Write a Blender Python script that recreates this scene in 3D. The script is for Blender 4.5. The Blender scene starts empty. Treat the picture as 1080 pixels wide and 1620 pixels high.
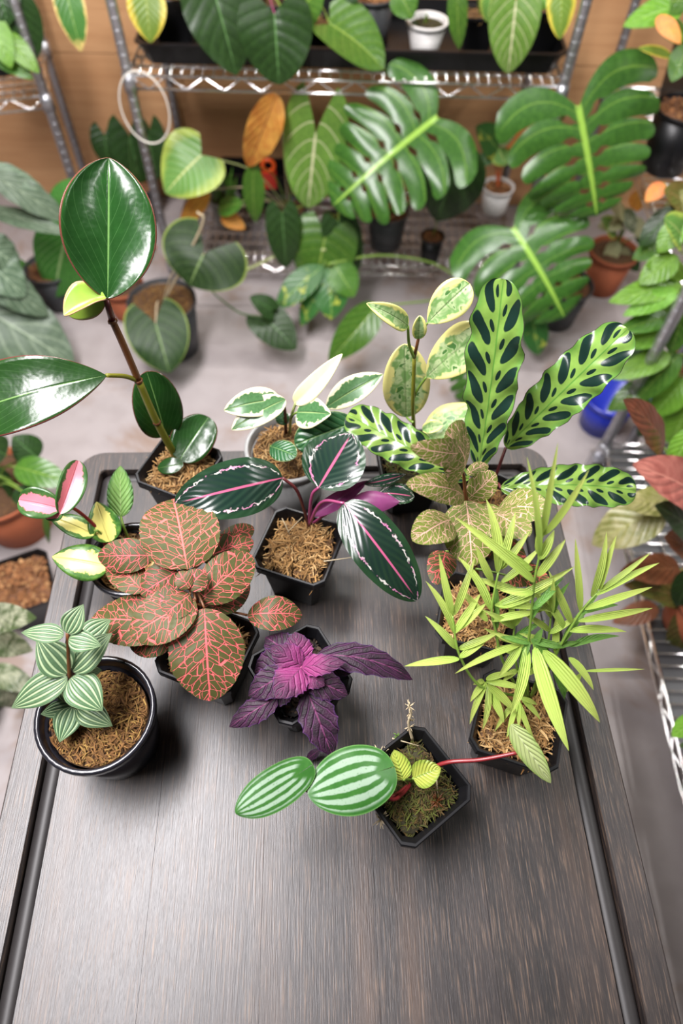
import bpy, bmesh, math, random
import numpy as np
from mathutils import Vector, Matrix

# ------------------------------------------------------------------ camera, world, lights, exposure
scene = bpy.context.scene
COL = scene.collection
T = 0.75                 # table height
ZC = 1.43                # camera height
FPX = 1080.0
cam_data = bpy.data.cameras.new('camera')
cam_data.sensor_fit = 'VERTICAL'
cam_data.sensor_height = 36.0
cam_data.lens = 24.0
cam_data.clip_start = 0.01
cam_data.dof.use_dof = True
cam_data.dof.focus_distance = 0.60
cam_data.dof.aperture_fstop = 3.8
cam = bpy.data.objects.new('camera', cam_data)
COL.objects.link(cam)
CM = (Matrix.Translation((0, 0, ZC)) @ Matrix.Rotation(math.radians(33.0), 4, 'X')
      @ Matrix.Rotation(math.radians(1.5), 4, 'Z'))
cam.matrix_world = CM
scene.camera = cam
CR = np.array(CM.to_3x3())
CAM = np.array((0, 0, ZC))

world = bpy.data.worlds.new('room_ambient')
scene.world = world
world.use_nodes = True
world.node_tree.nodes['Background'].inputs[0].default_value = (0.96, 0.98, 1.0, 1)
world.node_tree.nodes['Background'].inputs[1].default_value = 0.065

def area(name, loc, target, sx, sy, watts, col=(1, 0.985, 0.96)):
    d = bpy.data.lights.new(name, 'AREA')
    d.shape = 'RECTANGLE'; d.size = sx; d.size_y = sy; d.energy = watts; d.color = col
    o = bpy.data.objects.new(name, d); COL.objects.link(o)
    o.location = loc
    q = (Vector(target) - Vector(loc)).to_track_quat('-Z', 'Y')
    o.rotation_euler = q.to_euler()
    return o
# ceiling LED strip fittings of the grow room
area('ceiling_strip_light', (-0.60, 0.42, 2.25), (-0.60, 0.42, 0), 0.36, 1.3, 64, (1.0, 0.965, 0.985))
area('ceiling_strip_light', (0.1, 1.5, 2.35), (0.1, 1.5, 0), 1.2, 0.15, 22)
area('ceiling_strip_light', (1.7, 0.9, 2.35), (1.7, 0.9, 0), 0.15, 1.2, 24)

vs = scene.view_settings
vs.view_transform = 'Standard'; vs.look = 'None'; vs.gamma = 1.0; vs.use_curve_mapping = False
vs.exposure = 0.55

# ------------------------------------------------------------------ geometry helpers
def ray(u, v):
    return CR @ np.array(((u - 540) / FPX, -(v - 810) / FPX, -1.0))
def Pz(u, v, z):
    d = ray(u, v); return CAM + d * ((z - ZC) / d[2])
def Py(u, v, y):
    d = ray(u, v); return CAM + d * (y / d[1])
def Px(u, v, x):
    d = ray(u, v); return CAM + d * (x / d[0])
def pt(t):
    """(u, v, k): k > 0 height above the table in cm, k < 0 distance into the room in m"""
    u, v, k = t
    return Pz(u, v, T + k / 100.0) if k > 0 else Py(u, v, -k)
def depth(p):
    return -float((CR.T @ (np.asarray(p) - CAM))[2])
def nrm(a):
    a = np.asarray(a, float); return a / (np.linalg.norm(a) + 1e-12)

def mesh_obj(name, verts, faces, mat=None, parent=None, smooth=True, origin=(0, 0, 0)):
    me = bpy.data.meshes.new(name)
    V = np.asarray(verts, float) - np.asarray(origin, float)
    me.from_pydata(V.tolist(), [], [list(f) for f in faces])
    if smooth:
        me.polygons.foreach_set('use_smooth', [True] * len(me.polygons))
    me.update()
    if mat: me.materials.append(mat)
    o = bpy.data.objects.new(name, me); COL.objects.link(o)
    if parent is not None: o.parent = parent
    return o

class MB:
    """collects simple solids into one mesh"""
    def __init__(s): s.v = []; s.f = []
    def add(s, V, F):
        n = len(s.v); s.v.extend([tuple(map(float, p)) for p in V]); s.f.extend([[i + n for i in f] for f in F])
    def box(s, c, d, R=None):
        c = np.asarray(c, float); d = np.asarray(d, float) / 2
        P = np.array([(x, y, z) for x in (-1, 1) for y in (-1, 1) for z in (-1, 1)]) * d
        if R is not None: P = P @ np.asarray(R).T
        s.add(P + c, [(0, 1, 3, 2), (4, 6, 7, 5), (0, 4, 5, 1), (2, 3, 7, 6), (0, 2, 6, 4), (1, 5, 7, 3)])
    def tube(s, pts, r, n=6, cap=True):
        V, F = tube_geo(pts, r, n, cap); s.add(V, F)
    def loft(s, loops, capa=False, capb=False):
        V, F = loft_geo(loops, capa, capb); s.add(V, F)
    def build(s, name, mat, parent=None, origin=(0, 0, 0), smooth=True):
        return mesh_obj(name, s.v, s.f, mat, parent, smooth, origin)

def tube_geo(pts, r, n=6, cap=True):
    pts = [np.asarray(p, float) for p in pts]
    m = len(pts)
    rs = r if hasattr(r, '__len__') else [r] * m
    V = []; F = []
    t0 = nrm(pts[1] - pts[0])
    a = np.array((0, 0, 1.0)) if abs(t0[2]) < 0.9 else np.array((1.0, 0, 0))
    s = nrm(np.cross(t0, a))
    for i in range(m):
        t = nrm(pts[min(i + 1, m - 1)] - pts[max(i - 1, 0)])
        s = nrm(s - t * np.dot(s, t)); b = np.cross(t, s)
        for k in range(n):
            an = 2 * math.pi * k / n
            V.append(pts[i] + rs[i] * (math.cos(an) * s + math.sin(an) * b))
    for i in range(m - 1):
        for k in range(n):
            F.append((i * n + k, i * n + (k + 1) % n, (i + 1) * n + (k + 1) % n, (i + 1) * n + k))
    if cap:
        F.append(tuple(range(n))[::-1]); F.append(tuple(range((m - 1) * n, m * n)))
    return V, F

def loft_geo(loops, capa, capb):
    V = []; F = []; n = len(loops[0])
    for l in loops: V.extend([tuple(p) for p in l])
    for i in range(len(loops) - 1):
        for k in range(n):
            F.append((i * n + k, i * n + (k + 1) % n, (i + 1) * n + (k + 1) % n, (i + 1) * n + k))
    if capa: F.append(tuple(range(n))[::-1])
    if capb: F.append(tuple(range((len(loops) - 1) * n, len(loops) * n)))
    return V, F

def bez(pts, n=10):
    """Catmull-Rom through the points"""
    pts = [np.asarray(p, float) for p in pts]
    if len(pts) == 2: return [pts[0] * (1 - t) + pts[1] * t for t in np.linspace(0, 1, max(2, n // 2))]
    P = [2 * pts[0] - pts[1]] + pts + [2 * pts[-1] - pts[-2]]
    out = []
    for i in range(1, len(P) - 2):
        for k in range(n):
            t = k / n
            a, b, c, d = P[i - 1], P[i], P[i + 1], P[i + 2]
            out.append(0.5 * (2 * b + (c - a) * t + (2 * a - 5 * b + 4 * c - d) * t * t + (3 * b - a - 3 * c + d) * t ** 3))
    out.append(pts[-1])
    return out

def thing(name, label, cat, loc=(0, 0, 0), group=None):
    o = bpy.data.objects.new(name, None); COL.objects.link(o)
    o.empty_display_size = 0.02
    o.location = [float(c) for c in loc]
    o['label'] = label; o['category'] = cat
    if group: o['group'] = group
    return o
def tag(o, label, cat, group=None):
    o['label'] = label; o['category'] = cat
    if group: o['group'] = group
    return o

# ------------------------------------------------------------------ node helpers
class G:
    """tiny wrapper so node trees can be written as formulas"""
    def __init__(s, m):
        m.use_nodes = True
        s.t = m.node_tree; s.t.nodes.clear()
    def n(s, typ, **kw):
        nd = s.t.nodes.new(typ)
        for k, v in kw.items(): setattr(nd, k, v)
        return nd
    def set(s, sock, v):
        if isinstance(v, S): s.t.links.new(v.k, sock)
        elif isinstance(v, bpy.types.NodeSocket): s.t.links.new(v, sock)
        elif isinstance(v, (tuple, list)):
            sock.default_value = tuple(v) + ((1,) if len(v) == 3 and sock.type == 'RGBA' else ())
        else: sock.default_value = v
    def math(s, op, a, b=0.0, c=None):
        nd = s.n('ShaderNodeMath', operation=op)
        s.set(nd.inputs[0], a); s.set(nd.inputs[1], b)
        if c is not None: s.set(nd.inputs[2], c)
        return S(s, nd.outputs[0])
    def ss(s, x, lo, hi):
        nd = s.n('ShaderNodeMapRange', interpolation_type='SMOOTHSTEP')
        s.set(nd.inputs[0], x); s.set(nd.inputs[1], lo); s.set(nd.inputs[2], hi)
        return S(s, nd.outputs[0])
    def mix(s, f, a, b):
        nd = s.n('ShaderNodeMix', data_type='RGBA')
        s.set(nd.inputs[0], f); s.set(nd.inputs[6], a); s.set(nd.inputs[7], b)
        return S(s, nd.outputs[2])
    def uv(s, name='UVMap'):
        nd = s.n('ShaderNodeUVMap'); nd.uv_map = name
        return S(s, nd.outputs[0])
    def xyz(s, vec):
        nd = s.n('ShaderNodeSeparateXYZ'); s.set(nd.inputs[0], vec)
        return [S(s, o) for o in nd.outputs]
    def vec(s, x, y, z=0.0):
        nd = s.n('ShaderNodeCombineXYZ')
        for i, q in enumerate((x, y, z)): s.set(nd.inputs[i], q)
        return S(s, nd.outputs[0])
    def noise(s, vec, scale=5.0, detail=3.0, rough=0.55, dist=0.0):
        nd = s.n('ShaderNodeTexNoise')
        if vec is not None: s.set(nd.inputs['Vector'], vec)
        nd.inputs['Scale'].default_value = scale; nd.inputs['Detail'].default_value = detail
        nd.inputs['Roughness'].default_value = rough; nd.inputs['Distortion'].default_value = dist
        return S(s, nd.outputs[0])
    def vor(s, vec, scale, feature='DISTANCE_TO_EDGE', rnd=1.0):
        nd = s.n('ShaderNodeTexVoronoi', feature=feature)
        s.set(nd.inputs['Vector'], vec); nd.inputs['Scale'].default_value = scale
        nd.inputs['Randomness'].default_value = rnd
        return S(s, nd.outputs[0])
    def obj(s):
        return S(s, s.n('ShaderNodeTexCoord').outputs['Object'])
    def rand(s):
        return S(s, s.n('ShaderNodeObjectInfo').outputs['Random'])
    def island(s):
        return S(s, s.n('ShaderNodeNewGeometry').outputs['Random Per Island'])
    def bump(s, h, strength=0.3, dist=0.01):
        nd = s.n('ShaderNodeBump'); s.set(nd.inputs['Height'], h)
        nd.inputs['Strength'].default_value = strength; nd.inputs['Distance'].default_value = dist
        return nd.outputs[0]
    def out(s, sh):
        o = s.n('ShaderNodeOutputMaterial'); s.t.links.new(sh, o.inputs[0])
    def bsdf(s, col, rough=0.5, metal=0.0, spec=0.5, normal=None, coat=0.0):
        p = s.n('ShaderNodeBsdfPrincipled')
        s.set(p.inputs['Base Color'], col); s.set(p.inputs['Roughness'], rough); s.set(p.inputs['Metallic'], metal)
        s.set(p.inputs['Specular IOR Level'], spec)
        if normal is not None: s.t.links.new(normal, p.inputs['Normal'])
        if coat: p.inputs['Coat Weight'].default_value = coat; p.inputs['Coat Roughness'].default_value = 0.15
        return p.outputs[0]
class S:
    def __init__(s, g, k): s.g = g; s.k = k
    def __add__(s, o): return s.g.math('ADD', s, o)
    __radd__ = __add__
    def __sub__(s, o): return s.g.math('SUBTRACT', s, o)
    def __rsub__(s, o): return s.g.math('SUBTRACT', o, s)
    def __mul__(s, o): return s.g.math('MULTIPLY', s, o)
    __rmul__ = __mul__
    def __truediv__(s, o): return s.g.math('DIVIDE', s, o)
    def __pow__(s, o): return s.g.math('POWER', s, o)
    def abs(s): return s.g.math('ABSOLUTE', s)
    def fr(s): return s.g.math('FRACT', s)
    def sin(s): return s.g.math('SINE', s)
    def max(s, o): return s.g.math('MAXIMUM', s, o)
    def min(s, o): return s.g.math('MINIMUM', s, o)

def srgb(r, g, b):
    f = lambda c: (c / 255 / 12.92) if c <= 10 else ((c / 255 + 0.055) / 1.055) ** 2.4
    return (f(r), f(g), f(b))

MATS = {}
def plain(name, col, rough=0.5, metal=0.0, var=0.0, scale=30.0, bump=0.0, spec=0.5):
    if name in MATS: return MATS[name]
    m = bpy.data.materials.new(name); g = G(m)
    c = col; nr = None
    if var or bump:
        n = g.noise(g.obj(), scale, 4)
        if var: c = g.mix(n, tuple(x * (1 - var) for x in col), tuple(min(1, x * (1 + var)) for x in col))
        if bump: nr = g.bump(n, bump, 0.003)
    g.out(g.bsdf(c, rough, metal, spec, nr))
    MATS[name] = m
    return m

def leafmat(name, fn, rough=0.35, transl=0.22, bumpd=0.0015, spec=0.45):
    """fn(g, U, a, v, cm) -> (colour, bump height or None); U signed -1..1 across, v 0..1 along, cm = flat position in cm"""
    if name in MATS: return MATS[name]
    m = bpy.data.materials.new(name); g = G(m)
    x, y, _ = g.xyz(g.uv())
    U = x * 2.0 - 1.0; a = U.abs()
    cm = g.uv('Flat')
    col, h = fn(g, U, a, y, cm)
    r = g.rand()
    hv = g.n('ShaderNodeHueSaturation')
    g.set(hv.inputs['Color'], col); g.set(hv.inputs['Value'], r * 0.3 + 0.85); g.set(hv.inputs['Hue'], r * 0.012 + 0.492); hv.inputs['Saturation'].default_value = 0.95
    col = S(g, hv.outputs[0])
    nr = g.bump(h, 0.6, bumpd) if h is not None else None
    p = g.bsdf(col, rough, 0.0, spec, nr)
    tr = g.n('ShaderNodeBsdfTranslucent'); g.set(tr.inputs[0], col)
    mx = g.n('ShaderNodeMixShader'); mx.inputs[0].default_value = transl
    g.t.links.new(p, mx.inputs[1]); g.t.links.new(tr.outputs[0], mx.inputs[2])
    g.out(mx.outputs[0])
    MATS[name] = m
    return m

def lat(g, a, v, N, slope=0.35):
    """distance 0..1 from the nearest side vein"""
    q = (v - a * slope) * N
    return ((q.fr() - 0.5).abs()) * 2.0

# --- leaf patterns
def veined(base, dark, vein, N=7, slope=0.3, mid=0.035, lw=0.10, edge=None, vstr=0.6, blot=0.6):
    def fn(g, U, a, v, cm):
        n = g.noise(cm, 0.9, 3)
        c = g.mix(g.ss(n, 0.35, 0.65) * blot, base, dark)
        l = lat(g, a, v, N, slope)
        side = (1.0 - g.ss(l, 0.0, lw)) * (1.0 - g.ss(a, 0.75, 1.0)) * vstr
        c = g.mix(side, c, vein)
        c = g.mix(1.0 - g.ss(a, mid * 0.5, mid), c, vein)
        if edge is not None: c = g.mix(g.ss(a, 0.94, 0.985), c, edge)
        return c, g.ss(l, 0.0, 0.8) * 0.6 + g.ss(a, 0.0, 0.12)
    return fn
def glossy_succulent(g, U, a, v, cm):
    n = g.noise(cm, 0.5, 2)
    c = g.mix(n, srgb(16, 46, 12), srgb(30, 72, 22))
    l = lat(g, a, v, 7, 0.75)
    c = g.mix((1.0 - g.ss(l, 0.0, 0.10)) * 0.14, c, srgb(110, 160, 90))
    c = g.mix((1.0 - g.ss(a, 0.008, 0.028)) * 0.8, c, srgb(104, 146, 74))
    c = g.mix(g.ss(a, 0.965, 0.985), c, srgb(96, 50, 40))
    return c, g.ss(a, 0.0, 0.08) * 0.5 + g.noise(cm, 0.8, 2) * 0.8
def young_succulent(g, U, a, v, cm):
    c = g.mix(g.noise(cm, 0.7, 2), srgb(98, 140, 30), srgb(150, 172, 56))
    c = g.mix(g.ss(a, 0.9, 0.97), c, srgb(190, 140, 110))
    return c, None
def cream_edge(g, U, a, v, cm):
    n = g.noise(cm, 1.6, 3)
    e = a * 0.9 + (n - 0.5) * 0.9 + g.ss(v, 0.75, 1.0) * 0.2
    c = g.mix(g.noise(cm, 3.0, 3), srgb(30, 82, 40), srgb(92, 138, 84))
    c = g.mix(g.ss(e, 0.58, 0.66), c, srgb(238, 234, 190))
    c = g.mix(1.0 - g.ss(a, 0.01, 0.04), c, srgb(150, 176, 110))
    return c, g.ss(a, 0, 0.1)
def cream_all(g, U, a, v, cm):
    return g.mix(g.noise(cm, 1.0, 2), srgb(246, 240, 178), srgb(236, 236, 205)), None
def marbled(g, U, a, v, cm):
    n = g.noise(cm, 0.5, 3, 0.55, 0.6)
    n2 = g.noise(cm, 1.0, 2, 0.5, 0.8)
    e = a * 0.75 + (n - 0.5) * 1.5
    c = g.mix(g.ss(n2, 0.4, 0.6), srgb(112, 156, 84), srgb(176, 196, 140))
    c = g.mix(g.ss(n2 + (n - 0.5), 0.58, 0.66), c, srgb(66, 118, 52))
    c = g.mix(g.ss(e, 0.40, 0.56), c, srgb(230, 226, 136))
    return c, g.ss(a, 0, 0.1) * 0.6
def rattlesnake(g, U, a, v, cm):
    n = g.noise(cm, 1.2, 3)
    c = g.mix(n, srgb(104, 142, 48), srgb(132, 166, 72))
    c = g.mix(g.ss(a, 0.6, 1.0) * 0.6, c, srgb(58, 116, 40))
    right = g.ss(U, -0.001, 0.001)
    q = v * 6.6 - a * 1.15 + right * 0.5
    f = q.fr() - 0.5
    big = (((a - 0.57) / 0.36) ** 2.0) + ((f.abs() / 0.31) ** 2.0)
    q2 = v * 6.6 - a * 1.15 + right * 0.5 + 0.5
    f2 = q2.fr() - 0.5
    sm = (((a - 0.22) / 0.10) ** 2.0) + ((f2.abs() / 0.15) ** 2.0)
    d = big.min(sm)
    spot = (1.0 - g.ss(d + (n - 0.5) * 0.3, 0.88, 1.08)) * g.ss(v, 0.01, 0.03)
    c = g.mix(spot, c, srgb(20, 44, 36))
    c = g.mix((1.0 - g.ss(a, 0.015, 0.04)) * 0.7, c, srgb(70, 130, 40))
    c = g.mix(g.ss(a, 0.965, 0.985), c, srgb(60, 60, 44))
    return c, ((q * 6.2832).sin() * 0.5 + 0.5)
def fitt(green1, green2, vein, cell=2.0, th=0.05):
    def fn(g, U, a, v, cm):
        x, y, _ = g.xyz(cm)
        ax = x.abs()
        wx = g.vec(x * 0.85, y - ax * 0.55)
        nz = g.noise(cm, 1.5, 2)
        nd = g.n('ShaderNodeVectorMath', operation='SCALE')
        e = g.vor(g.vec(x * 0.8 + (nz - 0.5) * 0.2, (y - ax * 0.55) * 1.15 + (nz - 0.5) * 0.3), cell)
        c = g.mix(g.noise(cm, 0.7, 3), green1, green2)
        net = 1.0 - g.ss(e, th * 0.45, th * 1.5)
        l = lat(g, a, v, 7.0, 0.3)
        side = (1.0 - g.ss(l + (nz - 0.5) * 0.2, 0.03, 0.09)) * (1.0 - g.ss(a, 0.8, 1.0))
        midr = 1.0 - g.ss(a, 0.018, 0.04)
        k = net.max(side).max(midr)
        c = g.mix(k, c, vein)
        c = g.mix(g.ss(a, 0.96, 0.99) * 0.6, c, srgb(70, 80, 40))
        return c, 1.0 - k * 0.8
    return fn
def roseo(g, U, a, v, cm):
    n = g.noise(cm, 2.4, 3)
    l = lat(g, a, v, 8.0, 0.5)
    c = g.mix(g.ss(l, 0.0, 0.9), srgb(24, 46, 34), srgb(18, 38, 31))
    w = ((v - 0.5) * 2.0).abs()
    e = (a * a + (w ** 4.0) * 0.42) ** 0.5
    r = (e - 0.70 + (n - 0.5) * 0.26 + (l - 0.5) * 0.05).abs()
    ring = (1.0 - g.ss(r, 0.016, 0.045)) * g.ss(g.noise(cm, 1.1, 2), 0.40, 0.50)
    rc = g.mix(g.ss(g.noise(cm, 0.6, 2), 0.45, 0.6), srgb(196, 192, 184), srgb(180, 108, 146))
    c = g.mix(g.ss(e, 0.72, 0.85), c, srgb(27, 54, 32))
    c = g.mix(ring * 0.9, c, rc)
    midr = (1.0 - g.ss(a, 0.025, 0.055)) * (1.0 - g.ss(v, 0.82, 0.95))
    c = g.mix(midr, c, srgb(170, 72, 108))
    return c, ((v - a * 0.5) * 50.0).sin() * 0.06 + 0.5
def purple_under(g, U, a, v, cm):
    return g.mix(g.noise(cm, 0.8, 3), srgb(128, 50, 104), srgb(92, 36, 76)), None
def purple(bright):
    def fn(g, U, a, v, cm):
        n = g.noise(cm, 1.1, 3)
        l = lat(g, a, v, 5.0, 0.4)
        if bright:
            c = g.mix(g.ss(v + (n - 0.5) * 0.6, 0.2, 0.8), srgb(128, 42, 98), srgb(64, 30, 56))
            c = g.mix((1.0 - g.ss(l, 0.0, 0.3)) * 0.35, c, srgb(168, 90, 140))
        else:
            c = g.mix(g.ss(n, 0.3, 0.7), srgb(36, 28, 34), srgb(60, 30, 54))
            c = g.mix((1.0 - g.ss(l, 0.0, 0.22)) * 0.45, c, srgb(110, 56, 106))
        c = g.mix(1.0 - g.ss(a, 0.02, 0.06), c, srgb(104, 48, 84))
        c = g.mix(g.ss(a, 0.9, 1.0) * 0.4, c, srgb(80, 34, 110))
        return c, g.ss(l, 0, 0.5) + g.noise(cm, 6.0, 2) * 0.5
    return fn
def melon(g, U, a, v, cm):
    n = g.noise(cm, 1.6, 2)
    n2 = g.noise(cm, 5.0, 3)
    f = (a * 2.75 + (n - 0.5) * 0.22)
    s_ = (f.fr() - 0.5).abs() * 2.0
    silver = (1.0 - g.ss(s_, 0.42, 0.66)) * (1.0 - g.ss(a, 0.80, 0.92)) * g.ss(v, 0.02, 0.08) * (1.0 - g.ss(v, 0.86, 0.98))
    c = g.mix(n, srgb(28, 74, 22), srgb(50, 98, 32))
    c = g.mix(silver * (g.ss(n2, 0.22, 0.42)), c, srgb(124, 146, 124))
    c = g.mix(g.ss(a, 0.955, 0.985), c, srgb(76, 118, 56))
    return c, None
def stripe5(g, U, a, v, cm):
    n = g.noise(cm, 2.5, 2)
    c = g.mix(n, srgb(54, 86, 54), srgb(84, 116, 78))
    d = a.min((a - 0.38).abs()).min((a - 0.74).abs())
    c = g.mix(1.0 - g.ss(d, 0.03, 0.085), c, srgb(158, 180, 134))
    c = g.mix(g.ss(a, 0.95, 0.99) * 0.6, c, srgb(150, 180, 130))
    return c, g.ss(d, 0.0, 0.16)
def tricolor(inner, green):
    def fn(g, U, a, v, cm):
        n = g.noise(cm, 1.8, 3)
        e = a + (n - 0.5) * 0.7
        c = g.mix(g.ss(n, 0.3, 0.7), srgb(40, 92, 34), green)
        c = g.mix(1.0 - g.ss(e, 0.56, 0.66), c, inner)
        return c, g.ss(a, 0, 0.1)
    return fn
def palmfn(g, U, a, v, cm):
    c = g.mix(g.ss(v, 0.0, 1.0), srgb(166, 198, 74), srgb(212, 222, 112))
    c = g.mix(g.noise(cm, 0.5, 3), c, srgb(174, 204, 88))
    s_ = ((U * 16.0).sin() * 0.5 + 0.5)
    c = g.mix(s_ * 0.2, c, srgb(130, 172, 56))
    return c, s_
def two_tone(c1, c2, scale=0.5, sharp=0.08, vein=None, mid=0.5):
    def fn(g, U, a, v, cm):
        n = g.noise(cm, scale, 4, 0.6, 0.5)
        c = g.mix(g.ss(n, mid - sharp, mid + sharp), c1, c2)
        if vein: c = g.mix(1.0 - g.ss(a, 0.02, 0.05), c, vein)
        return c, g.ss(lat(g, a, v, 7), 0, 0.8)
    return fn
def edge_tint(base, edge, vein, lo=0.55, hi=0.95, tip=0.0):
    def fn(g, U, a, v, cm):
        n = g.noise(cm, 0.5, 3)
        e = a.max(v * tip) + (n - 0.5) * 0.4
        c = g.mix(g.ss(e, lo, hi), base, edge)
        l = lat(g, a, v, 8)
        c = g.mix((1.0 - g.ss(l, 0, 0.12)) * 0.3, c, vein)
        c = g.mix(1.0 - g.ss(a, 0.02, 0.05), c, vein)
        return c, g.ss(l, 0, 0.8)
    return fn

LM = {}
def lm(name, *a, **k): LM[name] = leafmat('leaf_' + name, *a, **k)
lm('succ', glossy_succulent, 0.22, 0.08, 0.001)
lm('succ_young', young_succulent, 0.3, 0.25)
lm('hoya_cream', cream_edge, 0.3, 0.15)
lm('hoya_allcream', cream_all, 0.35, 0.3)
lm('hoya_green', veined(srgb(34, 84, 44), srgb(24, 64, 36), srgb(110, 150, 90), edge=srgb(150, 170, 110)), 0.3, 0.1)
lm('marbled', marbled, 0.28, 0.2)
lm('rattle', rattlesnake, 0.25, 0.18, 0.002)
lm('fitt_red', fitt(srgb(50, 66, 24), srgb(84, 74, 40), srgb(208, 86, 82), 1.4, 0.034), 0.5, 0.12, 0.002, 0.22)
lm('fitt_pale', fitt(srgb(84, 104, 30), srgb(112, 118, 46), srgb(214, 166, 146), 1.9, 0.028), 0.5, 0.15, 0.002, 0.22)
lm('roseo', roseo, 0.22, 0.08, 0.002)
lm('purple_under', purple_under, 0.35, 0.2)
lm('gyn_bright', purple(True), 0.55, 0.15, 0.002, 0.25)
lm('gyn_dark', purple(False), 0.5, 0.08, 0.002, 0.25)
lm('melon', melon, 0.34, 0.08, 0.001, 0.3)
lm('melon_young', edge_tint(srgb(160, 172, 62), srgb(128, 152, 46), srgb(112, 144, 40)), 0.35, 0.25)
lm('melon_back', edge_tint(srgb(168, 184, 116), srgb(142, 168, 86), srgb(190, 200, 150)), 0.4, 0.25)
lm('stripe5', stripe5, 0.4, 0.12)
lm('tri_yellow', tricolor(srgb(236, 228, 120), srgb(86, 134, 44)), 0.3, 0.2)
lm('tri_pink', tricolor(srgb(232, 130, 140), srgb(70, 108, 50)), 0.3, 0.2)
lm('tri_green', edge_tint(srgb(112, 152, 70), srgb(62, 108, 40), srgb(140, 170, 96)), 0.3, 0.2)
lm('palm', palmfn, 0.4, 0.3)
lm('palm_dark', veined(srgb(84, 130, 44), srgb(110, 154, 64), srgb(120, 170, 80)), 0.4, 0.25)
lm('monstera', veined(srgb(58, 104, 30), srgb(38, 80, 24), srgb(140, 184, 60), N=8, slope=0.0, mid=0.045, lw=0.10, vstr=0.35), 0.28, 0.2)
lm('glorio', veined(srgb(104, 148, 50), srgb(80, 124, 40), srgb(214, 216, 168), N=6, slope=0.45, mid=0.05, lw=0.13, vstr=0.9), 0.4, 0.25)
lm('mid_green', veined(srgb(70, 116, 28), srgb(48, 92, 24), srgb(130, 162, 64)), 0.3, 0.22)
lm('bright_green', veined(srgb(108, 162, 34), srgb(84, 136, 30), srgb(150, 196, 90)), 0.35, 0.3)
lm('dark_green', veined(srgb(38, 66, 24), srgb(26, 48, 20), srgb(76, 116, 60), vstr=0.35), 0.35, 0.15, 0.0015, 0.35)
lm('heart_dark', veined(srgb(34, 58, 20), srgb(24, 42, 16), srgb(96, 120, 66), edge=srgb(116, 136, 48), N=5, slope=0.6, vstr=.4), 0.45, 0.12, 0.001, 0.25)
lm('heart_light', edge_tint(srgb(100, 152, 62), srgb(168, 190, 72), srgb(190, 204, 120)), 0.4, 0.3)
lm('silver', veined(srgb(84, 104, 80), srgb(52, 74, 52), srgb(136, 154, 126), N=6, slope=0.4, lw=0.35, vstr=0.5), 0.4, 0.1, 0.0015, 0.3)
lm('varieg_white', two_tone(srgb(70, 88, 50), srgb(160, 164, 136), 0.35, 0.12), 0.35, 0.2)
lm('varieg_yellow', two_tone(srgb(50, 104, 40), srgb(190, 196, 62), 0.22, 0.04, srgb(120, 164, 70), 0.57), 0.35, 0.25)
lm('yellow_edge', edge_tint(srgb(108, 140, 40), srgb(226, 206, 60), srgb(150, 170, 70)), 0.4, 0.3)
lm('burnt_tip', edge_tint(srgb(60, 112, 36), srgb(220, 190, 110), srgb(120, 156, 70), 0.8, 1.0, 1.0), 0.4, 0.2)
lm('orange_dead', two_tone(srgb(222, 140, 36), srgb(244, 184, 66), 0.3, 0.2, srgb(170, 96, 30)), 0.5, 0.5)
lm('orange', two_tone(srgb(232, 130, 60), srgb(240, 170, 60), 0.3, 0.2), 0.4, 0.3)
lm('pink_new', two_tone(srgb(196, 120, 104), srgb(160, 84, 72), 0.3, 0.2, srgb(214, 140, 120)), 0.35, 0.25)
lm('bronze', two_tone(srgb(112, 92, 44), srgb(92, 110, 42), 0.25, 0.2, srgb(150, 120, 70)), 0.3, 0.2)
lm('bronze_red', two_tone(srgb(138, 78, 48), srgb(104, 66, 40), 0.25, 0.2, srgb(150, 96, 60)), 0.35, 0.2)
lm('olive_mottle', two_tone(srgb(116, 122, 46), srgb(176, 170, 118), 0.35, 0.2, srgb(160, 160, 90)), 0.35, 0.2)
lm('sage', two_tone(srgb(150, 156, 110), srgb(180, 176, 130), 0.3, 0.2), 0.5, 0.2)

# ------------------------------------------------------------------ leaf builder
LASTCOS = [1.0]
def leaf_frame(base, tip, roll, arch, bend, up=0.45):
    b = np.asarray(base, float); t = np.asarray(tip, float)
    ax = t - b; Ln = np.linalg.norm(ax); ax = ax / Ln
    c = nrm(CAM - (b + t) / 2)
    nc = nrm(c - ax * np.dot(c, ax))
    c = nrm(c * (1 - up) + np.array((0, 0, 1.0)) * up)
    n = nrm(c - ax * np.dot(c, ax))
    if roll:
        r = math.radians(roll)
        n = n * math.cos(r) + np.cross(ax, n) * math.sin(r)
    LASTCOS[0] = max(0.55, abs(float(np.dot(n, nc))))
    s = np.cross(ax, n)
    ctrl = (b + t) / 2 + arch * 2 * Ln * n + bend * 2 * Ln * s
    return b, ctrl, t, n, s, Ln

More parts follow.
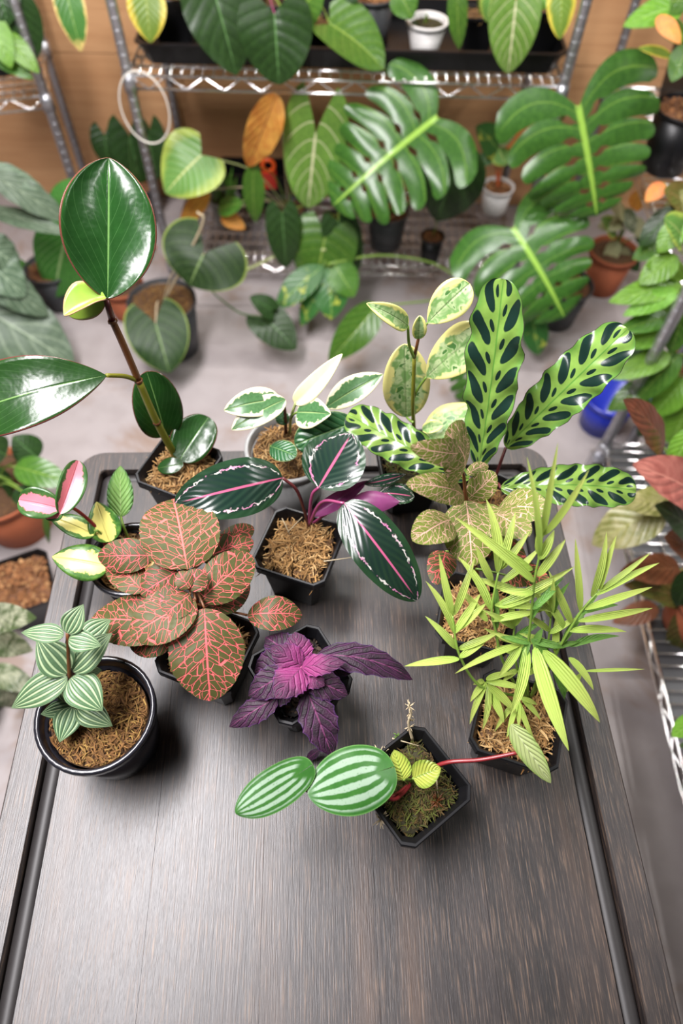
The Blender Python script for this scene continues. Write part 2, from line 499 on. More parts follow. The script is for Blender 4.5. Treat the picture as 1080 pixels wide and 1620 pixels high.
def leaf_eval(fr, U, V, wfun, W, lobe=0.0, fold=0.0, cup=0.0, wave=0.0, nw=3, twist=0.0, rip=0.0, nr=7, ph=0.0, lobep=0.85):
    """positions for arrays U (-1..1), V (0..1)"""
    b, c, t, n, s, Ln = fr
    aU = np.abs(U)
    Vs = V - lobe * aU ** lobep * (1 - V) ** 3
    tt = np.clip(Vs, -1.0, 1.2)[..., None]
    # extend linearly behind the base
    tc = np.clip(tt, 0, 1)
    C = (1 - tc) ** 2 * b + 2 * tc * (1 - tc) * c + tc ** 2 * t
    C = C + np.minimum(tt, 0) * (2 * (c - b))
    D = 2 * (1 - tc) * (c - b) + 2 * tc * (t - c)
    D = D / np.linalg.norm(D, axis=-1, keepdims=True)
    S0 = s / np.linalg.norm(s)
    Nn = np.cross(S0[None, :] * np.ones_like(D), D)
    Nn = Nn / np.linalg.norm(Nn, axis=-1, keepdims=True)
    Nn = Nn * np.sign((Nn @ n)[..., None] + 1e-9)
    if twist:
        an = np.radians(twist) * V[..., None]
        Sv = S0 * np.cos(an) + Nn * np.sin(an); Nn = Nn * np.cos(an) - S0 * np.sin(an)
    else:
        Sv = S0 * np.ones_like(D)
    w = wfun(V) * W / 2
    hx = U * w * math.cos(fold)
    hz = aU * w * math.sin(fold) + cup * U * U * w
    hz = hz + 2 * w * (0.030 * np.sin(5.3 * V + ph) * U + 0.045 * np.sin(4.1 * V + 1.7 * ph) * U * U + 0.012 * np.sin(11 * V + 2.3 * ph + 2 * U) * aU)
    if wave: hz = hz + wave * 2 * w * aU ** 2 * np.sin(2 * math.pi * nw * V + np.sign(U) * 0.9 + ph) * np.sin(math.pi * np.clip(V, 0, 1)) ** .5
    if rip: hz = hz + rip * W * np.sin(2 * math.pi * nr * (V - 0.35 * aU)) * np.minimum(aU * 3, 1) * np.sin(math.pi * np.clip(V, 0, 1))
    return C + Sv * hx[..., None] + Nn * hz[..., None], hx, Vs * Ln

def pq(p, q):
    m = p / (p + q); k = 1 / (m ** p * (1 - m) ** q)
    return lambda v: k * np.clip(v, 1e-6, 1) ** p * np.clip(1 - v, 0, 1) ** q
_h = pq(.28, .75); _m = pq(.17, .55)
SHAPE = {
    'succ': pq(.74, .78),
    'ell': pq(.55, .55), 'ovate': pq(.5, .8), 'obov': pq(.85, .5), 'lance': pq(.8, .9), 'acum': pq(.6, 1.1),
    'heart': lambda v: _h(v * .99 + .01), 'round': pq(.42, .48), 'strap': pq(.35, .45), 'palm': pq(.5, .9), 'fitt': pq(.55, .62),
    'rattle': pq(.50, .30), 'roseo': pq(.45, .6), 'melon': pq(.36, .62), 'hoya': pq(.6, .8), 'monst': lambda v: _m(v * .96 + .04),
}
LEAFN = [0]
def leaf(parent, mat, base, tip, wpx, shape='ell', roll=0, arch=0.06, bend=0, nu=10, nv=18, serr=0, scal=0, ns=12, origin=None,
         name='leaf', up=0.45, thick=0, wm=None, **k):
    LEAFN[0] += 1
    b = np.asarray(base, float); t = np.asarray(tip, float)
    W = wm if wm else wpx * depth((b + t) / 2) / FPX
    fr = leaf_frame(b, t, roll, arch, bend, up)
    if not wm: W = W / LASTCOS[0]
    wf0 = SHAPE[shape]
    if serr:
        wf = lambda v: wf0(v) * (1 + serr * (np.abs(((v * ns) % 1.0) - 0.5) * 2 - 0.5))
        nv = max(nv, ns * 3)
    elif scal: wf = lambda v: wf0(v) * (1 + scal * np.sin(2 * math.pi * ns * v + 1.0))
    else: wf = wf0
    tv = np.linspace(0, 1, nv + 1); vv = (1 - np.cos(math.pi * tv)) / 2 if not serr else tv
    uu = np.linspace(-1, 1, 2 * (nu // 2) + 1)
    Ug, Vg = np.meshgrid(uu, vv)
    k.setdefault('ph', LEAFN[0] * 1.7)
    P, hx, hy = leaf_eval(fr, Ug, Vg, wf, W, **k)
    n1 = len(uu)
    F = []
    for i in range(nv):
        for j in range(n1 - 1):
            F.append((i * n1 + j, i * n1 + j + 1, (i + 1) * n1 + j + 1, (i + 1) * n1 + j))
    org = np.asarray(parent_origin(parent) if origin is None else origin)
    o = mesh_obj(name, P.reshape(-1, 3), F, LM[mat] if isinstance(mat, str) else mat, parent, True, org)
    set_uv(o.data, np.stack([(Ug * .5 + .5).ravel(), Vg.ravel()], 1), np.stack([hx.ravel() * 100, hy.ravel() * 100], 1))
    if thick:
        md = o.modifiers.new('thickness', 'SOLIDIFY'); md.thickness = thick; md.offset = -1
    return o

def set_uv(me, uv, flat):
    idx = np.empty(len(me.loops), np.int32); me.loops.foreach_get('vertex_index', idx)
    l1 = me.uv_layers.new(name='UVMap'); l1.data.foreach_set('uv', uv[idx].astype(np.float32).ravel())
    l2 = me.uv_layers.new(name='Flat'); l2.data.foreach_set('uv', flat[idx].astype(np.float32).ravel())

def parent_origin(p):
    o = np.zeros(3)
    while p is not None:
        o = o + np.array(p.location); p = p.parent
    return o

def split_leaf(parent, mat, base, tip, wpx, nl=6, lobe=0.55, arch=0.08, gap=0.15, a0=0.46, hole=0.34, roll=0, cup=-0.15, bend=0, ph=0.0, name='leaf', drop=(), shape='monst'):
    """a split, holed leaf: separate fingers that grow together towards the midrib"""
    b = np.asarray(base, float); t = np.asarray(tip, float)
    W = wpx * depth((b + t) / 2) / FPX
    fr = leaf_frame(b, t, roll, arch, bend, 0.3)
    W = W / LASTCOS[0]
    verts = []; faces = []; uvs = []; flats = []
    na, nb = 14, 5
    rnd = random.Random(int(wpx * 7 + nl))
    for side in (-1, 1):
        for kf in range(nl):
            if (side, kf) in drop: continue
            cutlo = 0.0 if kf == 0 else gap * rnd.uniform(.7, 1.25)
            cuthi = 0.0 if kf == nl - 1 else gap * rnd.uniform(.7, 1.25)
            st = a0 * rnd.uniform(.75, 1.4)
            hp = rnd.uniform(.16, .26)
            A, B = np.meshgrid(np.linspace(0, 1, na + 1), np.linspace(0, 1, nb + 1))
            def g_(c):
                ramp = np.clip((A - st) / (1 - st), 0, 1) ** 0.8
                h = (hole * np.exp(-((A - hp) / 0.07) ** 2)) if c > 0 else 0 * A
                return c * ramp + h * 0.5
            lo = g_(cutlo); hi = 1 - g_(cuthi)
            q = (kf + lo + (hi - lo) * B) / nl
            rnd_end = (1 - 0.11 * np.abs(2 * B - 1) ** 3 - 0.02) * rnd.uniform(.9, 1.04)
            aa = A * rnd_end
            V = q + 0.36 * aa * (1 - q)
            P, hx, hy = leaf_eval(fr, side * aa, np.clip(V, 0, 1), SHAPE[shape], W, lobe=lobe, cup=cup, wave=0.03, nw=nl / 2, ph=ph, lobep=1.1)
            # each finger is gently channelled
            n0 = fr[3]
            P = P - n0 * (0.010 * W * (np.abs(2 * B - 1) ** 2) * np.clip(A * 2, 0, 1))[..., None]
            n = len(verts)
            verts.extend(P.reshape(-1, 3)); uvs.extend(np.stack([(side * aa * .5 + .5).ravel(), q.ravel()], 1))
            flats.extend(np.stack([hx.ravel() * 100, hy.ravel() * 100], 1))
            m = na + 1
            for i in range(nb):
                for j in range(na):
                    faces.append((n + i * m + j, n + i * m + j + 1, n + (i + 1) * m + j + 1, n + (i + 1) * m + j))
    o = mesh_obj(name, verts, faces, LM[mat], parent, True, parent_origin(parent))
    set_uv(o.data, np.array(uvs), np.array(flats))
    return o

def stem(parent, pts, r0, r1=None, mat=None, name='stem', n=6, seg=6):
    P = bez(pts, seg)
    r1 = r0 if r1 is None else r1
    rs = np.linspace(r0, r1, len(P))
    V, F = tube_geo(P, rs, n)
    return mesh_obj(name, V, F, mat, parent, True, parent_origin(parent))

def petiole(parent, a, b, r, mat, lift=0.02, seg=6, name='petiole', n=5):
    a = np.asarray(a, float); b = np.asarray(b, float)
    m = (a + b) / 2 + np.array((0, 0, lift)); m[:2] = a[:2] * .6 + b[:2] * .4
    return stem(parent, [a, m, b], r, r * 0.8, mat, name, n, seg)

# ------------------------------------------------------------------ materials for everything else
black_plastic = plain('black_plastic', (0.005, 0.005, 0.006), 0.36, 0, 0.2, 40, 0.05, 0.35)
round_plastic = plain('navy_black_plastic', (0.010, 0.010, 0.014), 0.24, 0, 0.15, 30, 0.03)
grey_plastic = plain('clear_grey_plastic', (0.25, 0.25, 0.245), 0.3, 0, 0.2, 25)
white_plastic = plain('white_plastic', (0.66, 0.64, 0.62), 0.4, 0, 0.1, 20)
charcoal_plastic = plain('charcoal_plastic', (0.035, 0.037, 0.04), 0.45, 0, 0.2, 25)
terracotta = plain('terracotta', srgb(156, 84, 52), 0.75, 0, 0.25, 18, 0.1)
zinc = plain('zinc_plated_steel', (0.46, 0.46, 0.49), 0.36, 0.85, 0.12, 25)
chrome = plain('chromed_wire', (0.86, 0.85, 0.83), 0.16, 1.0, 0.05, 25)
blue_plastic = plain('blue_plastic', srgb(30, 44, 150), 0.3)
tube_white = plain('white_tubing', (0.75, 0.70, 0.62), 0.35)
M_GREEN = plain('green_stem', srgb(112, 142, 56), 0.4, 0, 0.2, 60)
M_DKGREEN = plain('dark_green_stem', srgb(70, 100, 50), 0.45, 0, 0.2, 60)
M_MAROON = plain('maroon_petiole', srgb(84, 34, 36), 0.35, 0, 0.2, 60)
M_RED = plain('red_stem', srgb(122, 34, 38), 0.35, 0, 0.2, 60)
M_BROWN = plain('brown_stem', srgb(96, 56, 28), 0.4, 0, 0.25, 60)
M_OLIVE = plain('olive_stem', srgb(112, 112, 32), 0.4, 0, 0.2, 60)
M_PURPLE = plain('purple_petiole', srgb(132, 56, 92), 0.35, 0, 0.2, 60)
M_PALE = plain('pale_stem', srgb(160, 170, 110), 0.4, 0, 0.2, 60)
M_WOODY = plain('dry_stem', srgb(176, 160, 130), 0.6, 0, 0.2, 60)

def fibremat(name, cols):
    m = bpy.data.materials.new(name); g = G(m)
    r = g.n('ShaderNodeValToRGB'); g.set(r.inputs[0], g.island())
    el = r.color_ramp.elements
    el[0].color = cols[0] + (1,); el[0].position = 0
    el[1].color = cols[-1] + (1,); el[1].position = 1
    for i, c in enumerate(cols[1:-1]):
        e = el.new((i + 1) / (len(cols) - 1)); e.color = c + (1,)
    n = g.noise(g.obj(), 300, 3)
    col = g.mix(n * 0.5, S(g, r.outputs[0]), (0.05, 0.03, 0.015))
    g.out(g.bsdf(col, 0.8, 0, 0.2))
    return m
FIB = {
    'sphagnum': fibremat('sphagnum_fibres', [srgb(84, 56, 28), srgb(172, 132, 80), srgb(132, 94, 52), srgb(204, 170, 118)]),
    'brownmoss': fibremat('brown_moss_fibres', [srgb(66, 42, 24), srgb(140, 100, 56), srgb(98, 66, 36), srgb(170, 136, 74)]),
    'greenmoss': fibremat('green_moss_fibres', [srgb(36, 40, 16), srgb(74, 84, 26), srgb(46, 34, 18), srgb(92, 74, 36)]),
    'black': fibremat('black_potting_soil', [srgb(18, 15, 14), srgb(40, 32, 28), srgb(24, 20, 18), srgb(70, 58, 48)]),
    'bark': fibremat('bark_chips', [srgb(80, 48, 28), srgb(150, 100, 62), srgb(110, 70, 42), srgb(180, 136, 92)]),
}
GROUND = {
    'sphagnum': plain('sphagnum_bed', srgb(84, 58, 32), 0.9, 0, 0.6, 160, 0.6),
    'brownmoss': plain('brown_moss_bed', srgb(74, 50, 28), 0.9, 0, 0.6, 160, 0.6),
    'greenmoss': plain('green_moss_bed', srgb(44, 40, 18), 0.9, 0, 0.6, 160, 0.6),
    'black': plain('black_soil_bed', srgb(22, 18, 16), 0.9, 0, 0.6, 160, 0.6),
    'bark': plain('bark_bed', srgb(96, 62, 38), 0.9, 0, 0.6, 160, 0.6),
}

# ------------------------------------------------------------------ pots
def square_loop(h, z, ch, R):
    c = ch
    pts = [(h - c, -h), (h, -h + c), (h, h - c), (h - c, h), (-h + c, h), (-h, h - c), (-h, -h + c), (-h + c, -h)]
    return [tuple(R @ np.array((x, y))) + (z,) for x, y in pts]
def round_loop(r, z, n=40):
    return [(r * math.cos(2 * math.pi * i / n), r * math.sin(2 * math.pi * i / n), z) for i in range(n)]

def pot_parts(root, mat, size, height, kind='square', rot=0.0, taper=0.7, lip=0.007, soil=None, fill=0.012, seed=1, fibres=300, flen=0.014, mound=0.006):
    a = math.radians(rot); R = np.array(((math.cos(a), -math.sin(a)), (math.sin(a), math.cos(a))))
    h = size / 2
    sq = kind == 'square'
    L = (lambda s, z: square_loop(s, z, s * 0.22, R)) if sq else (lambda s, z: round_loop(s, z))
    m = MB()
    t = 0.0016
    bt = h * taper
    loops = [L(bt * .9, 0.004), L(bt * .97, 0.0), L(bt, 0.002), L(h - lip * .75, height - lip * 1.4), L(h - lip * .75 - t, height - lip * 1.4), L(bt - t, 0.006)]
    m.loft(loops, True, True)
    body = m.build('pot', mat, root, smooth=not sq)
    m = MB()
    ro = h; ri = h - 0.0025 if sq else h - 0.004
    m.loft([L(h - lip * .75, height - lip * 1.5), L(ro - .0004, height - lip * 1.45), L(ro, height - .0012), L(ro - .0008, height), L(ri, height), L(ri - .0008, height - .0012), L(h - lip * .8 - t, height - lip * 1.5)])
    m.build('rim', mat, body, smooth=not sq)
    if not sq:
        for o in (body,): pass
    if soil:
        rng = np.random.RandomState(seed)
        zs = height - fill
        hs = (h - lip * .8 - t) * (1 - (1 - taper) * (fill / height)) - 0.0008
        # soil bed
        m = MB()
        rings = 7; N = 8 if sq else 24
        loops = []
        outer = np.array(L(hs, zs))
        for i in range(rings):
            f = 1 - i / rings
            Lp = outer * np.array((f, f, 1))
            Lp[:, 2] = zs + mound * (1 - f * f) + rng.uniform(-.0015, .0015, len(Lp)) * (i > 0)
            loops.append([tuple(p) for p in Lp])
        low = outer.copy(); low[:, :2] *= .96; low[:, 2] = zs - .012
        m.loft([[tuple(p) for p in low]] + loops, True, True)
        bed = m.build('potting_mix', GROUND[soil], root)
        # fibres on top
        V = []; F = []
        for i in range(int(fibres * 1.9)):
            while True:
                x, y = rng.uniform(-1, 1, 2)
                if sq or x * x + y * y < 1: break
            x *= hs * .97; y *= hs * .97
            if sq: x, y = R @ np.array((x, y))
            f = max(abs(x), abs(y)) / hs
            z = zs + mound * (1 - f * f) + rng.uniform(-.001, .004)
            ln = flen * rng.uniform(.35, 1.1); wd = ln * rng.uniform(.03, .11) + .0003
            if soil in ('bark', 'black'): wd = ln * rng.uniform(.4, .8)
            an = rng.uniform(0, 6.283); pit = rng.uniform(-.3, .55)
            d = np.array((math.cos(an), math.sin(an), 0)); 
            sd = np.array((-d[1], d[0], rng.uniform(-.6, .6)))
            n = len(V); curl = rng.uniform(-1.4, 1.4); p = np.array((x, y, z)); pa = pit; ya = 0
            seg = 3
            for k_ in range(seg + 1):
                ww = wd * (1 if k_ < seg else .35)
                V.append(p - sd * ww / 2); V.append(p + sd * ww / 2)
                dd = d * math.cos(pa) + np.array((0, 0, math.sin(pa)))
                p = p + dd * ln / seg; pa -= abs(curl) * .35
                c_, s_ = math.cos(curl * .4), math.sin(curl * .4); d = np.array((d[0] * c_ - d[1] * s_, d[0] * s_ + d[1] * c_, 0))
                lim = hs * .985
                if not sq:
                    rr = math.hypot(p[0], p[1])
                    if rr > lim: p[:2] *= lim / rr
            for k_ in range(seg):
                F.append((n + 2 * k_, n + 2 * k_ + 1, n + 2 * k_ + 3, n + 2 * k_ + 2))
        o = mesh_obj('moss_fibres' if soil not in ('bark', 'black') else 'soil_crumbs', V, F, FIB[soil], bed, False)
        o['kind'] = 'stuff'
    return body

def table_plant(name, label, rim_uv, height=0.075, cat='potted plant', group='small potted plants on the dark wooden table', zbase=None):
    p = Pz(rim_uv[0], rim_uv[1], T + height)
    return thing(name, label, cat, (p[0], p[1], T), group)
def floor_plant(name, label, u, v, z=0.0, cat='potted plant', group=None):
    p = Pz(u, v, z)
    return thing(name, label, cat, (p[0], p[1], z), group)
def lv(root, mat, base, tip, w, shape='ell', node=None, pr=0.0012, pmat=None, lift=0.01, **k):
    b = pt(base); t = pt(tip)
    o = leaf(root, mat, b, t, w, shape, **k)
    if node is not None:
        petiole(root, pt(node) if len(node) == 3 and isinstance(node, tuple) else node, b, pr, pmat or M_GREEN, lift)
    return o

# ================================================================== SETTING
def structure(o, label=None, cat=None):
    o['kind'] = 'structure'
    if label: o['label'] = label
    if cat: o['category'] = cat
    return o

def concrete():
    m = bpy.data.materials.new('stained_concrete'); g = G(m)
    o = g.obj()
    n1 = g.noise(o, 1.8, 5, 0.6); n2 = g.noise(o, 14, 4); n3 = g.noise(o, 3.2, 5, 0.65, 0.4)
    c = g.mix(n1, srgb(136, 129, 129), srgb(172, 164, 163))
    c = g.mix(g.ss(n2, 0.35, 0.75) * 0.35, c, srgb(128, 120, 118))
    c = g.mix(g.ss(n3, 0.52, 0.66) * 0.6, c, srgb(124, 96, 72))
    g.out(g.bsdf(c, 0.5, 0, 0.4, g.bump(n2, 0.15, 0.003)))
    return m
m = MB(); m.box((0, 0.0, -0.05), (9.0, 8.0, 0.1))
structure(m.build('floor', concrete(), smooth=False), 'grey stained concrete floor of the grow room', 'floor')

WALL_Y = 2.24
def plywood():
    m = bpy.data.materials.new('plywood'); g = G(m)
    o = g.obj(); x, y, z = g.xyz(o)
    r = g.rand()
    v1 = g.vec(x * 0.7 + r * 9.0, y, z * 9.0)
    n1 = g.noise(v1, 1.6, 4, 0.6, 0.5)
    n2 = g.noise(g.vec(x * 3.0 + r * 5.0, y, z * 60.0), 2.0, 3)
    n3 = g.noise(g.vec(x * 1.6, y, z * 2.2), 1.3, 3)
    c = g.mix(n1, srgb(170, 122, 82), srgb(212, 168, 124))
    c = g.mix(g.ss(n2, 0.4, 0.8) * 0.3, c, srgb(140, 88, 50))
    c = g.mix(g.ss(n3, 0.45, 0.75) * 0.4, c, srgb(150, 98, 62))
    g.out(g.bsdf(c, 0.55, 0, 0.3))
    return m
PLY = plywood()
m = MB(); m.box((0, WALL_Y + 0.06, 1.3), (9.0, 0.08, 2.6))
wall = structure(m.build('wall_back', plain('wall_studs', srgb(130, 90, 60), 0.7), smooth=False), 'plywood-clad wall behind the wire rack', 'wall')
seam = Py(297, 180, WALL_Y)[0]
zs_ = Py(120, 84, WALL_Y)[2]
for (x0, x1, z0, z1) in ((-4.5, seam, 0.0, zs_), (seam, 4.5, 0.0, zs_), (-4.5, seam, zs_, 2.6), (seam, 4.5, zs_, 2.6)):
    m = MB(); m.box(((x0 + x1) / 2, WALL_Y + 0.011, (z0 + z1) / 2), (x1 - x0 - .003, 0.018, z1 - z0 - .003))
    m.build('plywood_panel', PLY, wall, smooth=False)

# ================================================================== TABLE
STAIN = (0.0, 0.0)
def stained_wood():
    m = bpy.data.materials.new('dark_stained_wood'); g = G(m)
    o = g.obj(); x, y, z = g.xyz(o); r = g.rand()
    n1 = g.noise(g.vec(x * 720.0 + r * 40, y * 24.0, z * 720.0), 1.0, 3, 0.7)
    n2 = g.noise(g.vec(x * 170.0 + r * 17, y * 6.0, z * 170.0), 1.0, 4, 0.6)
    n3 = g.noise(g.vec(x * 26.0 + r * 11, y * 1.6, 0.0), 1.0, 3)
    n4 = g.noise(g.vec(x * 5.0, y * 5.0, 0.0), 1.0, 3)
    c = g.mix(g.ss(n2, 0.3, 0.7), srgb(22, 19, 19), srgb(39, 33, 31))
    c = g.mix(g.ss(n1, 0.50, 0.74) * 0.8, c, srgb(108, 87, 70))
    c = g.mix(g.ss(n1, 0.30, 0.44), srgb(26, 22, 24), c)
    c = g.mix(g.ss(n3, 0.5, 0.8) * 0.45, c, srgb(84, 62, 46))
    c = g.mix(g.ss(n4, 0.5, 0.75) * 0.2, c, srgb(50, 42, 42))
    c = g.mix(r * 0.22, c, srgb(48, 40, 40))
    sx_ = (x - STAIN[0]) / 0.05; sy_ = (y - STAIN[1]) / 0.09
    rad = (sx_ * sx_ + sy_ * sy_) ** 0.5
    wet = (1.0 - g.ss(rad, 0.3, 1.0)) * g.ss(g.noise(g.vec(x * 60.0, y * 30.0, 0.0), 1.0, 3, 0.6, 0.8), 0.5, 0.54)
    c = g.mix(wet * 0.75, c, srgb(40, 28, 20))
    ro = 0.28 + n4 * 0.12 + n1 * 0.14
    g.out(g.bsdf(c, ro, 0, 0.62, g.bump(n1 + n2 * 0.6, 0.35, 0.0006)))
    return m
TYAW = math.radians(2.9)
# table frame: local x across, y along its length; origin at the middle of the far edge
bl = Pz(128, 720, T); rr_ = Pz(892, 844, T)
ca, sa = math.cos(TYAW), math.sin(TYAW)
ex = np.array((ca, sa, 0)); ey = np.array((-sa, ca, 0))
lx = np.dot(bl, ex); rx = np.dot(rr_, ex)
TW = rx - lx; TL = 0.95
yb = np.dot(Pz(180, 715, T), ey)
org = ex * (lx + rx) / 2 + ey * yb
_s = Pz(706, 1085, T) - org; STAIN = (float(np.dot(_s, ex)), float(np.dot(_s, ey)))
WOOD = stained_wood()
table = thing('wooden_table', 'dark stained wooden table with a grooved border that carries the small plants', 'table', (org[0], org[1], 0))
table.rotation_euler[2] = TYAW
def rrect(off, z, rad, n=6):
    x0, x1, y0, y1 = -TW / 2 + off, TW / 2 - off, -TL + off, -off
    r = max(rad - off, 0.006); P = []
    for cx, cy, a0 in ((x1 - r, y1 - r, 0), (x0 + r, y1 - r, 90), (x0 + r, y0 + r, 180), (x1 - r, y0 + r, 270)):
        for i in range(n + 1):
            a = math.radians(a0 + 90 * i / n); P.append((cx + r * math.cos(a), cy + r * math.sin(a), z))
    return P
CR_ = 0.03
m = MB(); m.loft([rrect(.0, T - .028, CR_), rrect(0, T - .0015, CR_), rrect(.0015, T, CR_), rrect(.0275, T, CR_), rrect(.0285, T - .0012, CR_), rrect(.0290, T - .016, CR_), rrect(.0290, T - .028, CR_)])
fb = m.build('border_frame', WOOD, table)
m = MB(); prof = [(.0292, -.012), (.031, -.0075), (.034, -.0045), (.038, -.003), (.042, -.0035), (.045, -.0055), (.0465, -.0075), (.0468, -.016)]
m.loft([rrect(o_, T + z_, CR_ + .012) for o_, z_ in prof])
gb = m.build('groove_moulding', plain('dark_groove_finish', (0.016, 0.014, 0.014), 0.5, 0, 0.3, 60, 0.05, 0.4), table)
for o_ in (fb, gb):
    o_.modifiers.new('edges', 'EDGE_SPLIT').split_angle = math.radians(40)
# panel planks
px0, px1 = -TW / 2 + .0470, TW / 2 - .0470
py0, py1 = -TL + .0470, -.0470
npl = 5
for i in range(npl):
    xa = px0 + (px1 - px0) * i / npl; xb = px0 + (px1 - px0) * (i + 1) / npl
    m = MB(); m.box(((xa + xb) / 2, (py0 + py1) / 2, T - .0125), (xb - xa - .00025, py1 - py0, .025))
    m.build('plank', WOOD, table, smooth=False)
m = MB(); m.box((0, -TL / 2, T - .034), (TW - .01, TL - .01, .011)); m.build('underside_board', WOOD, table, smooth=False)
for sx in (-1, 1):
    for yy in (-.05, -TL + .05):
        m = MB(); m.box((sx * (TW / 2 - .05), yy, (T - .0395) / 2), (.045, .045, T - .0395)); m.build('leg', WOOD, table, smooth=False)

# ================================================================== BACK WIRE RACK
FY = 1.79; BY = 2.18
xl = Py(205, 130, FY)[0]; xr = Py(893, 130, FY)[0]
def post(root, x, y, h, z0=0.0):
    m = MB()
    m.tube([(x, y, z0), (x, y, h)], 0.0125, 14)
    o = m.build('post', zinc, root, origin=np.array(root.location))
    m = MB()
    for k in range(int((h - z0) / 0.0254)):
        z = z0 + .02 + k * .0254
        m.tube([(x, y, z - .0009), (x, y, z + .0009)], 0.01285, 12)
    g_ = m.build('groove_rings', zinc, o, origin=np.array(root.location)); g_['kind'] = 'stuff'
    return o
def wire_shelf(root, x0, x1, y0, y1, z, step=0.0254, long_x=True, gap=0.03):
    org_ = np.array(root.location)
    deck = MB()
    frame = MB()
    for zz in (z, z - gap):
        frame.tube([(x0, y0, zz), (x1, y0, zz)], .0032); frame.tube([(x0, y1, zz), (x1, y1, zz)], .0032)
        frame.tube([(x0, y0, zz), (x0, y1, zz)], .0032); frame.tube([(x1, y0, zz), (x1, y1, zz)], .0032)
    sh = frame.build('shelf', chrome, root, origin=org_)
    if long_x:
        n = int((x1 - x0) / step)
        for i in range(n + 1):
            x = x0 + (x1 - x0) * i / n; deck.tube([(x, y0, z + .004), (x, y1, z + .004)], .0016, 5)
        for i in range(1, 8):
            y = y0 + (y1 - y0) * i / 8; deck.tube([(x0, y, z), (x1, y, z)], .0034, 5)
    else:
        n = int((y1 - y0) / step)
        for i in range(n + 1):
            y = y0 + (y1 - y0) * i / n; deck.tube([(x0, y, z + .004), (x1, y, z + .004)], .0016, 5)
        for i in range(1, 5):
            x = x0 + (x1 - x0) * i / 5; deck.tube([(x, y0, z), (x, y1, z)], .0028, 5)
    d = deck.build('wire_deck', chrome, sh, origin=org_); d['kind'] = 'stuff'
    zig = MB()
    for (a, b) in (((x0, y0), (x1, y0)), ((x0, y1), (x1, y1)), ((x0, y0), (x0, y1)), ((x1, y0), (x1, y1))):
        a = np.array(a); b = np.array(b); n = max(2, int(np.linalg.norm(b - a) / .045)); P = []
        for i in range(n + 1):
            q = a + (b - a) * i / n; P.append((q[0], q[1], z if i % 2 == 0 else z - gap))
        zig.tube(P, .0024, 5)
    zg = zig.build('zigzag_truss', chrome, sh, origin=org_); zg['kind'] = 'stuff'
    for x in (x0, x1):
        for y in (y0, y1):
            c = MB(); c.tube([(x, y, z - gap - .006), (x, y, z + .006)], [.0165, .0155], 12); c.build('corner_collar', zinc, sh, origin=org_)
    return sh
z_up = Py(540, 128, FY)[2]
rack = thing('wire_shelf_rack', 'tall chrome wire shelving rack standing against the plywood wall', 'rack', (xl, FY, 0))
for x in (xl, xr):
    for y in (FY, BY): post(rack, x, y, 1.75)
wire_shelf(rack, xl, xr, FY, BY, z_up)
z_lo = 0.075
wire_shelf(rack, xl, xr, FY, BY, z_lo)

# left rack (only its right-hand end shows)
xL = Py(84, 190, 1.86)[0]
THL = math.atan2(-(Py(106, 190, 2.14)[0] - xL), .28)
rackl = thing('wire_shelf_rack', 'wire shelving rack at the left edge of the photo with leaves spilling over it', 'rack', (xL, 1.86, 0))
for y in (1.86, 2.16):
    post(rackl, xL, y, 1.6); post(rackl, xL - .9, y, 1.6)
wire_shelf(rackl, xL - .9, xL, 1.86, 2.16, Py(20, 150, 1.86)[2])
rackl.rotation_euler[2] = THL
# right-hand racks
XR = 0.645
rackr = thing('wire_shelf_rack', 'low wire shelving rack on casters along the right side of the table', 'rack', (XR, 1.07, 0))
YA, YB_ = -0.25, 1.07
for x in (XR, XR + .36):
    for y in (YA, YB_): post(rackr, x, y, 0.98, 0.09)
wire_shelf(rackr, XR, XR + .36, YA, YB_, 0.12, long_x=False)
m = MB(); m.box((XR + .18, (YA + YB_) / 2, .112), (.346, YB_ - YA - .01, .003)); m.build('shelf_liner', plain('grey_shelf_liner', (0.055, 0.055, 0.058), .5, 0, .3, 20), rackr, origin=np.array(rackr.location), smooth=False)
for x in (XR, XR + .36):
    for y in (YA, YB_):
        m = MB(); m.tube([(x - .013, y - .015, .036), (x + .013, y - .015, .036)], .036, 18)
        wh = m.build('caster_wheel', black_plastic, rackr, origin=np.array(rackr.location))
        m = MB(); m.box((x - .019, y - .008, .05), (.004, .03, .05)); m.box((x + .019, y - .008, .05), (.004, .03, .05)); m.box((x, y - .004, .077), (.042, .042, .006)); m.tube([(x, y, .078), (x, y, .1)], .01, 10)
        m.build('caster_fork', zinc, rackr, origin=np.array(rackr.location), smooth=False)
XS = .745; ZS = Py(1040, 330, 1.55)[2]
rackf = thing('wire_shelf_rack', 'wire shelving rack in the far right corner beside the plywood wall', 'rack', (XS, 2.14, 0))
for y in (1.13, 2.14):
    post(rackf, XS, y, 1.6); post(rackf, XS + .4, y, 1.6)
wire_shelf(rackf, XS, XS + .4, 1.13, 2.14, ZS, long_x=False)

